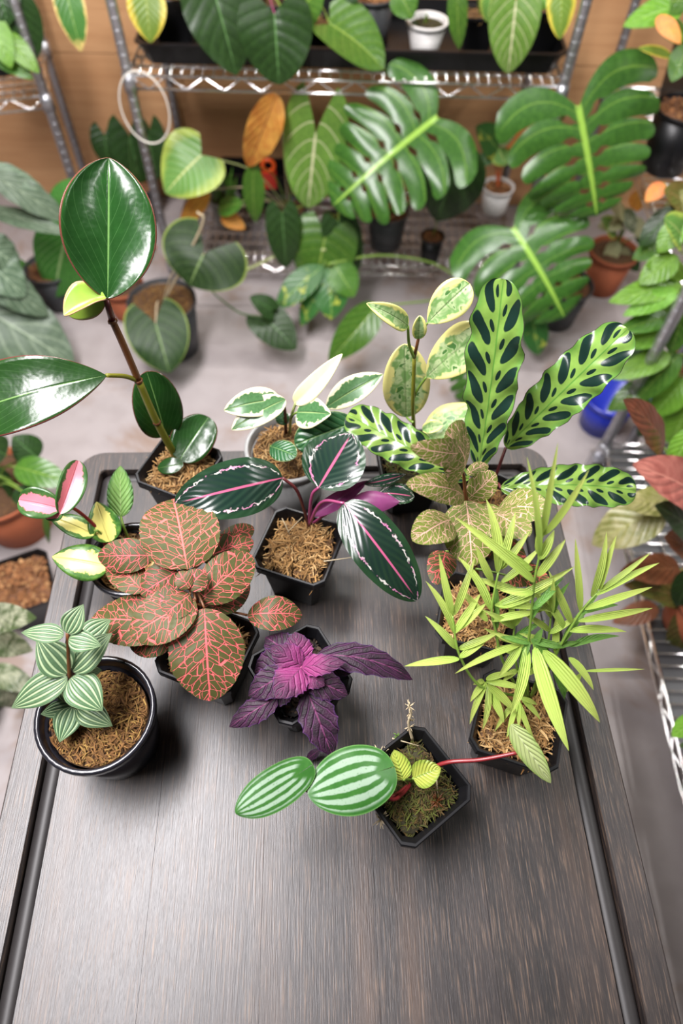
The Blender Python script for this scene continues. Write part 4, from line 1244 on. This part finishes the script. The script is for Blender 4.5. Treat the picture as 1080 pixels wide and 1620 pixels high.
# upper shelf, left to right
p = rack_plant('broad_leaf_philodendron', 'plant with large drooping dark leaves over the front of the upper shelf, left end', 282, 60, FY + .16, ZT, black_plastic, .11, .11, rot=0, seed=21, group=G1)
n = top_of(p, .10)
bl(p, 'yellow_edge', (229, -25), (238, 68), FY + .06, FY + .01, 60, 'ovate', n)
bl(p, 'dark_green', (322, -70), (374, 119), FY + .02, FY - .06, 112, 'ovate', n, wave=.03, fold=.12)
bl(p, 'mid_green', (300, -60), (262, -5), FY + .1, FY + .05, 60, 'ovate', n)
p = rack_plant('heart_leaf_philodendron', 'plant with a wide dark heart leaf hanging below the tray edge', 420, 55, FY + .19, ZT, black_plastic, .10, .09, rot=3, seed=22, group=G1)
n = top_of(p, .08)
bl(p, 'dark_green', (434, 22), (441, 134), FY - .01, FY - .05, 122, 'heart', n, lobe=.25, fold=.35, arch=.06, pm=M_PURPLE)
bl(p, 'hoya_allcream', (405, 20), (362, -10), FY + .06, FY + .08, 40, 'ovate', n)
bl(p, 'hoya_allcream', (450, 22), (492, 2), FY + .06, FY + .08, 26, 'ovate', n)
bl(p, 'mid_green', (470, 20), (512, -20), FY + .06, FY + .06, 60, 'ovate', n)
p = rack_plant('curled_leaf_anthurium', 'small plant with one curled green leaf leaning over the tray, middle of the upper shelf', 500, 55, FY + .13, ZT, black_plastic, .075, .07, rot=0, soil='sphagnum', seed=23, group=G1)
n = top_of(p, .06)
bl(p, 'mid_green', (522, 38), (607, 110), FY + .03, FY - .02, 78, 'heart', n, lobe=.15, fold=.2, roll=-20)
p = rack_plant('bark_filled_orchid_pot', 'dark green round pot filled with pale bark chips on the upper shelf', 586, 45, FY + .2, ZT, charcoal_plastic, .12, .10, 'round', 'bark', 160, seed=24, group=G1)
n = top_of(p, .09)
bl(p, 'mid_green', (628, -18), (652, 30), FY + .1, FY + .08, 44, 'ovate', n)
bl(p, 'dark_green', (560, -30), (540, 8), FY + .1, FY + .08, 40, 'ovate', n)
for q in ((610, -12), (598, -16)):
    stem(p, [n, Py(q[0], q[1], FY + .2)], .003, .002, M_WOODY)
p = rack_plant('moss_cup', 'white translucent plastic cup with a little moss on the upper shelf', 672, 70, FY + .13, ZT, white_plastic, .105, .075, 'round', 'greenmoss', 90, seed=25, group=G1, taper=.62)
n = top_of(p, .065)
for dx, dy in ((-16, -18), (-10, -14)):
    bl(p, 'dark_green', (668, 52), (668 + dx, 52 + dy), FY + .12, FY + .12, 9, 'lance', n)
p = rack_plant('veined_philodendron', 'plant with a hanging pale-veined heart leaf at the right of the upper shelf', 752, 65, FY + .16, ZT, black_plastic, .085, .085, rot=0, soil='sphagnum', seed=26, group=G1)
n = top_of(p, .075)
bl(p, 'glorio', (816, 2), (803, 116), FY + .0, FY - .03, 80, 'heart', n, lobe=.25, fold=.15)
bl(p, 'mid_green', (724, -30), (726, 78), FY + .03, FY, 32, 'ovate', n, roll=20)
bl(p, 'heart_light', (780, -20), (770, 35), FY + .05, FY + .05, 34, 'ovate', n)
bl(p, 'mid_green', (840, -30), (850, 10), FY + .05, FY + .05, 34, 'ovate', n)
p = rack_plant('lime_leaf_philodendron', 'plant with a lime green leaf beside the right post of the upper shelf', 855, 70, FY + .17, ZT, black_plastic, .10, .10, rot=0, soil='sphagnum', seed=27, group=G1)
n = top_of(p, .09)
bl(p, 'yellow_edge', (888, -15), (885, 62), FY + .03, FY, 44, 'heart', n, lobe=.2)
bl(p, 'bright_green', (870, -20), (840, 15), FY + .05, FY + .05, 36, 'ovate', n)

# loop of white tubing hanging from the shelf
c = Py(229, 172, FY - .02); R_ = 38 * depth(c) / FPX
lo = [c + np.array((R_ * 1.0 * math.cos(a) , 0, R_ * 1.45 * math.sin(a))) for a in np.linspace(-1.5 * math.pi, .5 * math.pi, 40)]
V_, F__ = tube_geo(lo, .0021, 8)
tb = mesh_obj('tubing_loop', V_, F__, tube_white); tag(tb, 'loop of thin white tubing hanging from the left end of the upper shelf', 'tubing')

# lower shelf
tray('open black crate at the back of the lower shelf', Py(338, 260, BY - .13)[0], Py(458, 260, BY - .13)[0], BY - .13, BY - .03, ZL, .12, 'black_crate', 'crate')
p = rack_plant('grassy_pot', 'translucent grey pot of grassy moss on the lower shelf', 352, 300, FY + .2, ZL, grey_plastic, .10, .085, 'round', 'greenmoss', 90, seed=31, group=G1)
n = top_of(p, .075); rq = random.Random(3)
for k_ in range(16):
    b = n + np.array((rq.uniform(-.03, .03), rq.uniform(-.03, .03), 0))
    leaf(p, 'mid_green', b, b + np.array((rq.uniform(-.03, .03), rq.uniform(-.02, .02), rq.uniform(.05, .1))), 5, 'lance', nu=2, nv=6)
p = rack_plant('anthurium_with_veined_leaf', 'plant with a big upright pale-veined heart leaf and a withered orange leaf', 455, 320, FY + .12, ZL, charcoal_plastic, .12, .11, 'round', 'brownmoss', 80, seed=32, group=G1)
n = top_of(p, .1)
bl(p, 'glorio', (499, 212), (487, 329), FY - .02, FY - .05, 98, 'heart', n, lobe=.58, cup=.08, nu=12, nv=20, arch=.02)
bl(p, 'orange_dead', (437, 148), (392, 264), FY - .02, FY - .03, 58, 'ovate', n, pm=M_WOODY, wave=.08, fold=.4, roll=-25, lift=.1)
bl(p, 'mid_green', (402, 262), (404, 352), FY - .02, FY - .04, 34, 'ovate', n, roll=30)
for q in ((405, 240, 8), (412, 275, 8)): pass
bl(p, 'heart_light', (318, 246), (262, 306), FY - .0, FY - .06, 96, 'heart', n, lobe=.25, fold=.1, cup=-.1, pm=M_PALE)
bl(p, 'orange_dead', (330, 300), (285, 362), FY + .02, FY - .0, 30, 'ovate', n, pm=M_WOODY)
bl(p, 'orange_dead', (350, 340), (388, 362), FY + .02, FY - .0, 26, 'ovate', n, pm=M_WOODY)
bl(p, 'mid_green', (345, 330), (385, 322), FY + .02, FY - .0, 30, 'ovate', n, pm=M_PALE)
ring = []
cc = Py(424, 262, BY - .16)
for a in np.linspace(0, 2 * math.pi, 24): ring.append(cc + np.array((.018 * math.cos(a), 0, .018 * math.sin(a))))
cl = thing('orange_clip', 'bright orange plastic clamp lying in the black crate', 'clamp', (cc[0], cc[1], cc[2]))
V_, F__ = tube_geo(ring, .006, 8, False)
mesh_obj('grip_ring', V_, F__, plain('orange_plastic', srgb(235, 90, 30), .35), cl, True, cc)
m = MB(); m.box(cc + np.array((0, 0, -.045)), (.045, .02, .05)); m.build('clamp_jaw', plain('red_plastic', srgb(170, 40, 26), .4), cl, origin=cc, smooth=False)

# monsteras
p = rack_plant('split_leaf_monstera', 'big glossy split-leaved monstera with three leaves on the lower shelf', 612, 352, FY + .10, ZL, charcoal_plastic, .13, .12, 'round', 'bark', 90, seed=33, group=G1)
n = top_of(p, .11)
b = Py(690, 186, FY - .05); t_ = Py(526, 326, FY - .16)
split_leaf(p, 'monstera', b, t_, 235, nl=7, lobe=1.25, arch=.06, cup=-.1)
stem(p, [n, Py(722, 285, FY + .02), Py(727, 235, FY + .0), b], .006, .004, M_GREEN, 'petiole')
b = Py(915, 170, FY - .12); t_ = Py(944, 342, FY - .22)
p2 = thing('split_leaf_monstera', 'broad holed monstera leaf in a dark nursery pot beside the right post', 'potted plant', tuple(Py(905, 430, FY - .14)[:2]) + (0,), G1)
pot_parts(p2, charcoal_plastic, .15, .14, 'round', soil='bark', seed=34, fibres=60)
n2 = top_of(p2, .13)
split_leaf(p2, 'monstera', b, t_, 262, nl=7, lobe=1.9, arch=.05, cup=-.12, gap=.12, a0=.5, hole=.5)
stem(p2, [n2, Py(868, 250, FY - .05), Py(890, 185, FY - .08), b], .006, .004, M_GREEN, 'petiole')
b = Py(812, 362, FY - .20); t_ = Py(893, 503, FY - .36)
split_leaf(p2, 'monstera', b, t_, 232, nl=6, lobe=1.6, arch=.1, cup=-.2, gap=.15)
stem(p2, [n2, Py(850, 420, FY - .1), Py(820, 380, FY - .16), b], .006, .004, M_GREEN, 'petiole')
b = Py(744, 552, FY - .42); t_ = Py(742, 648, FY - .52)
split_leaf(p2, 'monstera', b, t_, 84, nl=5, lobe=.2, arch=.08)
stem(p2, [n2, Py(830, 470, FY - .22), Py(770, 530, FY - .36), b], .005, .003, M_GREEN, 'petiole')
bl(p2, 'varieg_yellow', (840, 500), (852, 562), FY - .3, FY - .34, 40, 'ovate', n2)

p = rack_plant('dark_leaf_philodendron', 'plant with one broad dark leaf in a black pot on the lower shelf', 684, 375, FY + .03, ZL, black_plastic, .075, .085, 'round', 'bark', 90, seed=35, group=G1)
n = top_of(p, .075)
bl(p, 'dark_green', (738, 225), (690, 350), FY + .02, FY - .02, 104, 'ovate', n, fold=.1)
p = rack_plant('red_stem_plant', 'white pot with a pale yellow-leaved plant on red stems on the lower shelf', 787, 300, FY + .30, ZL, white_plastic, .105, .085, 'round', 'bark', 120, seed=36, group=G1)
n = top_of(p, .075)
stem(p, [n, Py(784, 262, FY + .30), Py(778, 240, FY + .30)], .004, .003, plain('orange_stem', srgb(176, 84, 44), .5))
stem(p, [n, Py(792, 262, FY + .30), Py(798, 240, FY + .30)], .004, .003, plain('orange_stem', srgb(176, 84, 44), .5))
n_ = Py(786, 245, FY + .30)
bl(p, 'varieg_yellow', (788, 238), (752, 200), FY + .29, FY + .27, 40, 'ovate', n_, lift=.01)
bl(p, 'heart_light', (788, 236), (800, 262), FY + .29, FY + .26, 34, 'ovate', n_, lift=.01)
bl(p, 'orange', (795, 228), (862, 185), FY + .29, FY + .26, 32, 'ovate', n_, lift=.01)
bl(p, 'sage', (785, 225), (822, 190), FY + .31, FY + .29, 34, 'ovate', n_, lift=.01)
bl(p, 'varieg_yellow', (780, 240), (760, 262), FY + .29, FY + .27, 24, 'ovate', n_, lift=.01)

# climbing variegated aroid on the floor in front of the rack
q = Pz(455, 440, 0)
p = thing('variegated_climber', 'trailing aroid with lobed green and yellow leaves in front of the lower shelf', 'potted plant', (Py(536, 400, FY + .09)[0], FY + .09, ZL), G1)
pot_parts(p, charcoal_plastic, .11, .09, 'round', soil='bark', seed=37, fibres=60)
n = top_of(p, .08)
yv = FY - .12
bl(p, 'mid_green', (515, 372), (497, 462), yv, yv - .05, 104, 'heart', n, lobe=.3, cup=-.1)
bl(p, 'dark_green', (535, 350), (560, 440), yv + .02, yv - .02, 60, 'heart', n, lobe=.2)
bl(p, 'dark_green', (446, 336), (452, 424), yv + .02, yv - .02, 56, 'heart', n, lobe=.2, fold=.3)
bl(p, 'varieg_yellow', (518, 424), (476, 516), yv - .05, yv - .14, 36, 'lance', n)
bl(p, 'varieg_yellow', (512, 420), (436, 488), yv - .05, yv - .14, 44, 'lance', n)
bl(p, 'varieg_yellow', (522, 425), (524, 506), yv - .05, yv - .14, 60, 'ovate', n)
bl(p, 'mid_green', (530, 420), (560, 470), yv - .05, yv - .1, 50, 'ovate', n)
bl(p, 'dark_green', (418, 502), (468, 553), yv - .2, yv - .26, 62, 'heart', None, lobe=.3)
bl(p, 'dark_green', (430, 490), (395, 470), yv - .2, yv - .2, 34, 'heart', None, lobe=.3)
stem(p, [n, Py(480, 440, yv), Py(440, 480, yv - .15), Py(418, 502, yv - .2)], .003, .002, M_DKGREEN, 'vine')
stem(p, [Py(418, 502, yv - .2), Py(380, 495, yv - .2), Py(345, 470, yv - .16), Py(330, 455, yv - .15)], .003, .002, M_DKGREEN, 'vine')
bl(p, 'mid_green', (597, 482), (520, 572), yv - .22, yv - .32, 56, 'ovate', None, fold=.15, roll=-20)
stem(p, [Py(518, 418, yv - .05), Py(600, 404, yv), Py(680, 415, yv + .02), Py(724, 440, yv + .02)], .004, .003, M_GREEN, 'vine')
stem(p, [Py(724, 440, yv + .02), Py(700, 470, yv - .1), Py(640, 480, yv - .2), Py(597, 482, yv - .22)], .003, .002, M_GREEN, 'vine')
stem(p, [Py(515, 395, yv - .02), Py(450, 400, yv + .02), Py(380, 430, yv), Py(300, 445, yv)], .004, .003, M_PALE, 'vine')

# pots on the floor at the left
gp = floor_plant('heart_leaf_plant', 'grey floor pot with two velvety dark heart-shaped leaves', 274, 548, group='pots standing on the concrete floor')
pot_parts(gp, charcoal_plastic, .19, .17, 'round', soil='brownmoss', seed=41, fibres=420, flen=.02, taper=.8)
n = top_of(gp, .155)
yg = gp.location.y
bl(gp, 'heart_dark', (322, 402), (300, 452), yg - .02, yg - .06, 136, 'heart', n, lobe=.75, nu=14, nv=18, cup=-.06, pm=M_WOODY)
bl(gp, 'heart_dark', (246, 512), (268, 590), yg - .1, yg - .2, 98, 'heart', n, lobe=.5, nu=14, nv=18, cup=-.1, pm=M_WOODY)
stem(gp, [n, Py(318, 360, yg), Py(312, 335, yg)], .004, .003, M_WOODY)
tp = floor_plant('terracotta_pot_plant', 'small terracotta pot behind the grey pot on the floor', 205, 495, group='pots standing on the concrete floor')
pot_parts(tp, terracotta, .13, .11, 'round', soil='brownmoss', seed=42, fibres=60, lip=.01)
n = top_of(tp, .1); yt = tp.location.y
stem(tp, [n, Py(242, 400, yt), Py(236, 380, yt)], .006, .005, plain('rust_stem', srgb(170, 80, 50), .6))
bl(tp, 'dark_green', (240, 385), (205, 440), yt, yt - .05, 30, 'ovate', None)
dk = floor_plant('hanging_dark_philodendron', 'plant with dark drooping heart leaves against the plywood behind the left post', 215, 345, group='pots standing on the concrete floor')
dk.location = (Py(215, 300, WALL_Y - .13)[0], WALL_Y - .13, 0)
pot_parts(dk, charcoal_plastic, .15, .13, 'round', soil='bark', seed=43, fibres=40)
n = top_of(dk, .12)
for (b_, t_, w_) in (((165, 214), (172, 262), 44), ((205, 215), (222, 292), 66), ((235, 215), (248, 285), 50), ((200, 230), (196, 262), 40)):
    bl(dk, 'dark_green', b_, t_, WALL_Y - .1, WALL_Y - .12, w_, 'heart', n, lobe=.4, pm=M_DKGREEN)

# left edge: silvery and striped leaves
GL = 'plants along the left edge'
sl = floor_plant('silver_philodendron', 'plant with long silvery grey-green leaves reaching in from the left edge', -80, 560, group=GL)
pot_parts(sl, terracotta, .18, .16, 'round', soil='bark', seed=44, fibres=40)
n = top_of(sl, .15); ysl = sl.location.y
for (b_, t_, w_, sh_, y0_, y1_) in (((-60, 470), (118, 578), 120, 'ovate', 0, -.08), ((-40, 420), (76, 500), 58, 'ovate', .02, 0), ((-30, 268), (110, 352), 44, 'lance', .1, .1), ((-40, 262), (70, 300), 34, 'lance', .12, .12), ((-30, 330), (112, 372), 30, 'lance', .1, .06), ((-30, 380), (32, 425), 56, 'ovate', .05, .05), ((-40, 395), (40, 470), 70, 'ovate', .04, .0), ((-60, 540), (60, 600), 70, 'ovate', -.03, -.06), ((-40, 600), (70, 665), 60, 'ovate', -.05, -.1)):
    bl(sl, 'silver' if t_[1] < 590 else 'dark_green', b_, t_, ysl + y0_, ysl + y1_, w_, sh_, n, wave=.05, nw=4, nv=22, pm=M_DKGREEN)
cp = floor_plant('striped_leaf_calathea', 'plant with pale-ribbed bright green oval leaves left of the tall peperomia', 85, 520, group=GL)
cp.location.y += .12
pot_parts(cp, charcoal_plastic, .15, .13, 'round', soil='bark', seed=45, fibres=40)
n = top_of(cp, .12); ycp = cp.location.y
stripey = leafmat('leaf_green_ribbed', veined(srgb(66, 132, 44), srgb(48, 108, 38), srgb(150, 184, 116), N=9, slope=.5, mid=.06, lw=.22, vstr=.5), .35, .25)
bl(cp, stripey, (112, 350), (86, 470), ycp, ycp - .06, 84, 'ovate', n)
bl(cp, stripey, (104, 345), (118, 282), ycp + .02, ycp + .05, 56, 'ovate', n)
bl(cp, stripey, (60, 470), (10, 400), ycp, ycp, 40, 'ovate', n)

# left rack foliage
p = thing('hoya_on_left_rack', 'plant with glossy light-edged leaves on the left rack', 'potted plant', (xL - .14, 1.98, Py(20, 150, 1.86)[2] + .006), GL)
pot_parts(p, black_plastic, .12, .11, 'round', soil='bark', seed=46, fibres=40)
n = top_of(p, .1)
bl(p, 'bright_green', (-20, 20), (18, 108), 1.84, 1.78, 44, 'ovate', n)
bl(p, 'bright_green', (0, 50), (62, 116), 1.84, 1.80, 34, 'ovate', n)
bl(p, 'mid_green', (-20, 70), (52, 126), 1.84, 1.80, 36, 'ovate', n)
bl(p, 'dark_green', (20, -20), (54, 100), 1.88, 1.86, 60, 'ovate', n)
bl(p, 'burnt_tip', (98, -40), (128, 82), 1.9, 1.84, 48, 'ovate', n, wave=.04)
bl(p, 'dark_green', (-10, -40), (14, 40), 1.88, 1.84, 60, 'ovate', n)

# bottom left: terracotta and soil pots
p = floor_plant('terracotta_pot_plant', 'large terracotta pot with dark leaves beside the left edge of the table', 36, 828, group='pots standing on the concrete floor')
pot_parts(p, terracotta, .21, .17, 'round', soil='brownmoss', seed=47, fibres=60, lip=.012, taper=.7)
n = top_of(p, .155); yp = p.location.y
bl(p, 'mid_green', (24, 738), (112, 765), yp + .0, yp - .03, 48, 'ovate', n)
bl(p, 'dark_green', (60, 725), (20, 690), yp + .04, yp + .06, 50, 'ovate', n)
bl(p, 'dark_green', (20, 760), (-40, 800), yp, yp, 60, 'ovate', n)
bl(p, 'dark_green', (30, 770), (52, 800), yp - .04, yp - .06, 40, 'ovate', n)
bl(p, 'dark_green', (10, 720), (-30, 700), yp, yp, 50, 'ovate', n)
bl(p, 'mid_green', (72, 800), (78, 860), yp - .1, yp - .12, 10, 'lance', n)
p = floor_plant('soil_pot', 'square black pot of brown bark soil on the floor at the left edge', 60, 960, group='pots standing on the concrete floor')
pot_parts(p, black_plastic, .14, .12, 'square', soil='bark', seed=48, fibres=220, rot=25)
p = floor_plant('white_variegated_plant', 'plant with grey-green and white variegated leaves low at the left edge', -40, 1130, group='pots standing on the concrete floor')
pot_parts(p, black_plastic, .14, .12, 'round', soil='bark', seed=49, fibres=40)
n = top_of(p, .11); yp = p.location.y
for (b_, t_, w_) in (((-30, 985), (58, 978), 50), ((-30, 1010), (52, 1030), 46), ((-20, 1060), (60, 1090), 40), ((-20, 1060), (30, 1120), 46), ((-10, 1100), (20, 1190), 34), ((-30, 1090), (2, 1150), 40)):
    bl(p, 'varieg_white', b_, t_, yp + .03, yp, w_, 'ovate', n, wave=.05)
bl(p, 'mid_green', (-20, 1215), (12, 1250), yp - .06, yp - .06, 30, 'ovate', n)

# right-hand side
GR = 'plants crowding the right side'
ZR = .12 + .006
p = thing('croton_plant', 'plant with yellow and orange new leaves in a black pot at the top right corner', 'potted plant', tuple(Py(1112, 110, 1.72)[:2]) + (ZS + .006,), GR)
pot_parts(p, black_plastic, .15, .15, 'round', soil='bark', seed=51, fibres=60)
n = top_of(p, .14); yq = p.location.y
bl(p, 'bright_green', (1080, 8), (985, 42), yq, yq - .05, 40, 'ovate', n)
bl(p, 'orange', (1040, 25), (1076, 70), yq - .05, yq - .1, 24, 'ovate', n)
bl(p, 'yellow_edge', (1066, 92), (1008, 76), yq - .05, yq - .08, 14, 'lance', n)
bl(p, 'mid_green', (1090, 70), (1062, 130), yq - .05, yq - .1, 40, 'ovate', n)
bl(p, 'mid_green', (1090, 0), (1020, 10), yq, yq, 40, 'ovate', n)
bl(p, 'bright_green', (1085, 60), (1030, 30), yq, yq, 30, 'ovate', n)
tray('deep black tub on the far right shelf', XS + .11, XS + .36, 1.75, 2.1, ZS + .006, .16, 'black_tub', 'tub')
p = thing('sage_leaf_plant', 'plant with pale sage leaves in a terracotta pot under the far right rack', 'potted plant', tuple(Pz(948, 455, 0)[:2]) + (0,), GR)
pot_parts(p, terracotta, .15, .14, 'round', soil='brownmoss', seed=52, fibres=60, lip=.01)
n = top_of(p, .13); yq = p.location.y
for k_, (b_, t_, w_, mt) in enumerate((((975, 380), (958, 425), 24, 'sage'), ((985, 390), (984, 440), 24, 'sage'), ((1000, 345), (1020, 380), 22, 'sage'), ((985, 350), (945, 360), 26, 'sage'), ((990, 330), (1002, 370), 20, 'varieg_white'), ((1000, 330), (1018, 300), 26, 'orange_dead'), ((990, 340), (962, 325), 24, 'sage'), ((1005, 375), (1040, 372), 24, 'dark_green'), ((975, 370), (950, 345), 22, 'heart_light'), ((990, 400), (1010, 430), 22, 'dark_green'))):
    bl(p, mt, b_, t_, yq, yq - .03, w_, 'ovate', n, lift=.01)
# green plants on the near right rack
def bush(name, label, base_uv, z, pot_mat, size, leaves, y0, seed, height=.12, kind='round'):
    q = Pz(base_uv[0], base_uv[1], z)
    p = thing(name, label, 'potted plant', (q[0], q[1], z), GR)
    pot_parts(p, pot_mat, size, height, kind, soil='bark', seed=seed, fibres=50)
    n = top_of(p, height - .01)
    for (mt, b_, t_, w_, dy) in leaves:
        bl(p, mt, b_, t_, q[1] + dy, q[1] + dy - .03, w_, 'ovate', n, wave=.03, lift=.02)
    return p
bush('bright_leaf_aglaonema', 'bushy plant with bright green pointed leaves behind the grey rack post', (1075, 660), ZR, terracotta, .15,
     [('bright_green', (1070, 405), (1010, 450), 44, .0), ('bright_green', (1075, 450), (962, 478), 40, -.02), ('bright_green', (1070, 460), (985, 500), 34, -.04), ('mid_green', (1060, 500), (975, 525), 34, -.05), ('bright_green', (1070, 520), (985, 548), 40, -.05), ('bright_green', (1060, 560), (968, 600), 38, -.08), ('mid_green', (1075, 560), (1000, 640), 44, -.08), ('bright_green', (1080, 350), (1040, 400), 40, .03), ('bright_green', (1085, 600), (1030, 660), 50, -.08), ('mid_green', (1085, 480), (1060, 560), 44, -.06), ('heart_light', (1080, 380), (1050, 345), 36, .02), ('bright_green', (1090, 640), (1060, 700), 50, -.1), ('mid_green', (1040, 600), (960, 650), 40, -.08), ('dark_green', (1050, 520), (990, 570), 44, -.0), ('dark_green', (1060, 430), (1000, 480), 44, .05), ('dark_green', (1075, 620), (1010, 690), 60, -.02), ('bright_green', (1070, 690), (1010, 640), 44, -.06), ('mid_green', (1085, 520), (1030, 480), 40, .0), ('bright_green', (1085, 430), (1020, 420), 36, .02)], 0, 53)
bush('orange_pot_fern', 'leafy plant in an orange pot against the right edge', (1090, 560), ZR, terracotta, .15,
     [('mid_green', (1090, 440), (1050, 430), 30, .0), ('olive_mottle', (1085, 300), (1045, 385), 40, .05), ('bright_green', (1090, 420), (1070, 470), 30, 0), ('dark_green', (1070, 330), (1010, 390), 40, .03), ('mid_green', (1060, 380), (1000, 410), 36, .03), ('orange', (1050, 290), (1020, 320), 26, .05), ('bronze', (1090, 330), (1050, 300), 40, .06)], 0, 54)
bush('bronze_philodendron', 'plant with bronze and pink new leaves at the right edge above the low shelf', (1090, 985), ZR, terracotta, .16,
     [('bronze_red', (1050, 708), (985, 632), 46, .10), ('pink_new', (1110, 790), (1000, 735), 70, .05), ('pink_new', (1100, 740), (1030, 770), 50, .07), ('olive_mottle', (1050, 800), (936, 862), 74, .06), ('olive_mottle', (1070, 790), (985, 800), 50, .07), ('dark_green', (1100, 850), (1035, 800), 50, .04), ('bronze_red', (1075, 900), (980, 905), 50, .03), ('bronze', (1090, 950), (985, 925), 44, .02), ('bronze_red', (1040, 960), (968, 985), 36, .02), ('bronze', (1100, 960), (1065, 1035), 50, -.02), ('bronze_red', (1100, 880), (1050, 850), 50, .04), ('bright_green', (1095, 680), (1058, 745), 40, .1), ('dark_green', (1095, 900), (1070, 960), 40, .0)], 0, 55)
bush('lime_leaf_plant', 'plant with a lime yellow leaf poking in low at the right edge', (1120, 1230), ZR, terracotta, .11,
     [('bright_green', (1100, 1140), (1062, 1165), 34, .0), ('mid_green', (1105, 1190), (1075, 1180), 30, 0)], 0, 56, height=.1)
# blue bucket beside the caster
q = Pz(968, 742, 0)
bt = thing('blue_bucket', 'blue plastic bucket standing by the rack caster at the right', 'bucket', (.70, 1.24, 0))
m = MB(); m.loft([round_loop(.055, 0, 24), round_loop(.068, .11, 24), round_loop(.066, .11, 24), round_loop(.053, .004, 24)], True, True); m.build('bucket_body', blue_plastic, bt)
m = MB(); m.loft([round_loop(.068, .1, 24), round_loop(.072, .1, 24), round_loop(.072, .112, 24), round_loop(.066, .112, 24)]); m.build('bucket_rim', blue_plastic, bt)
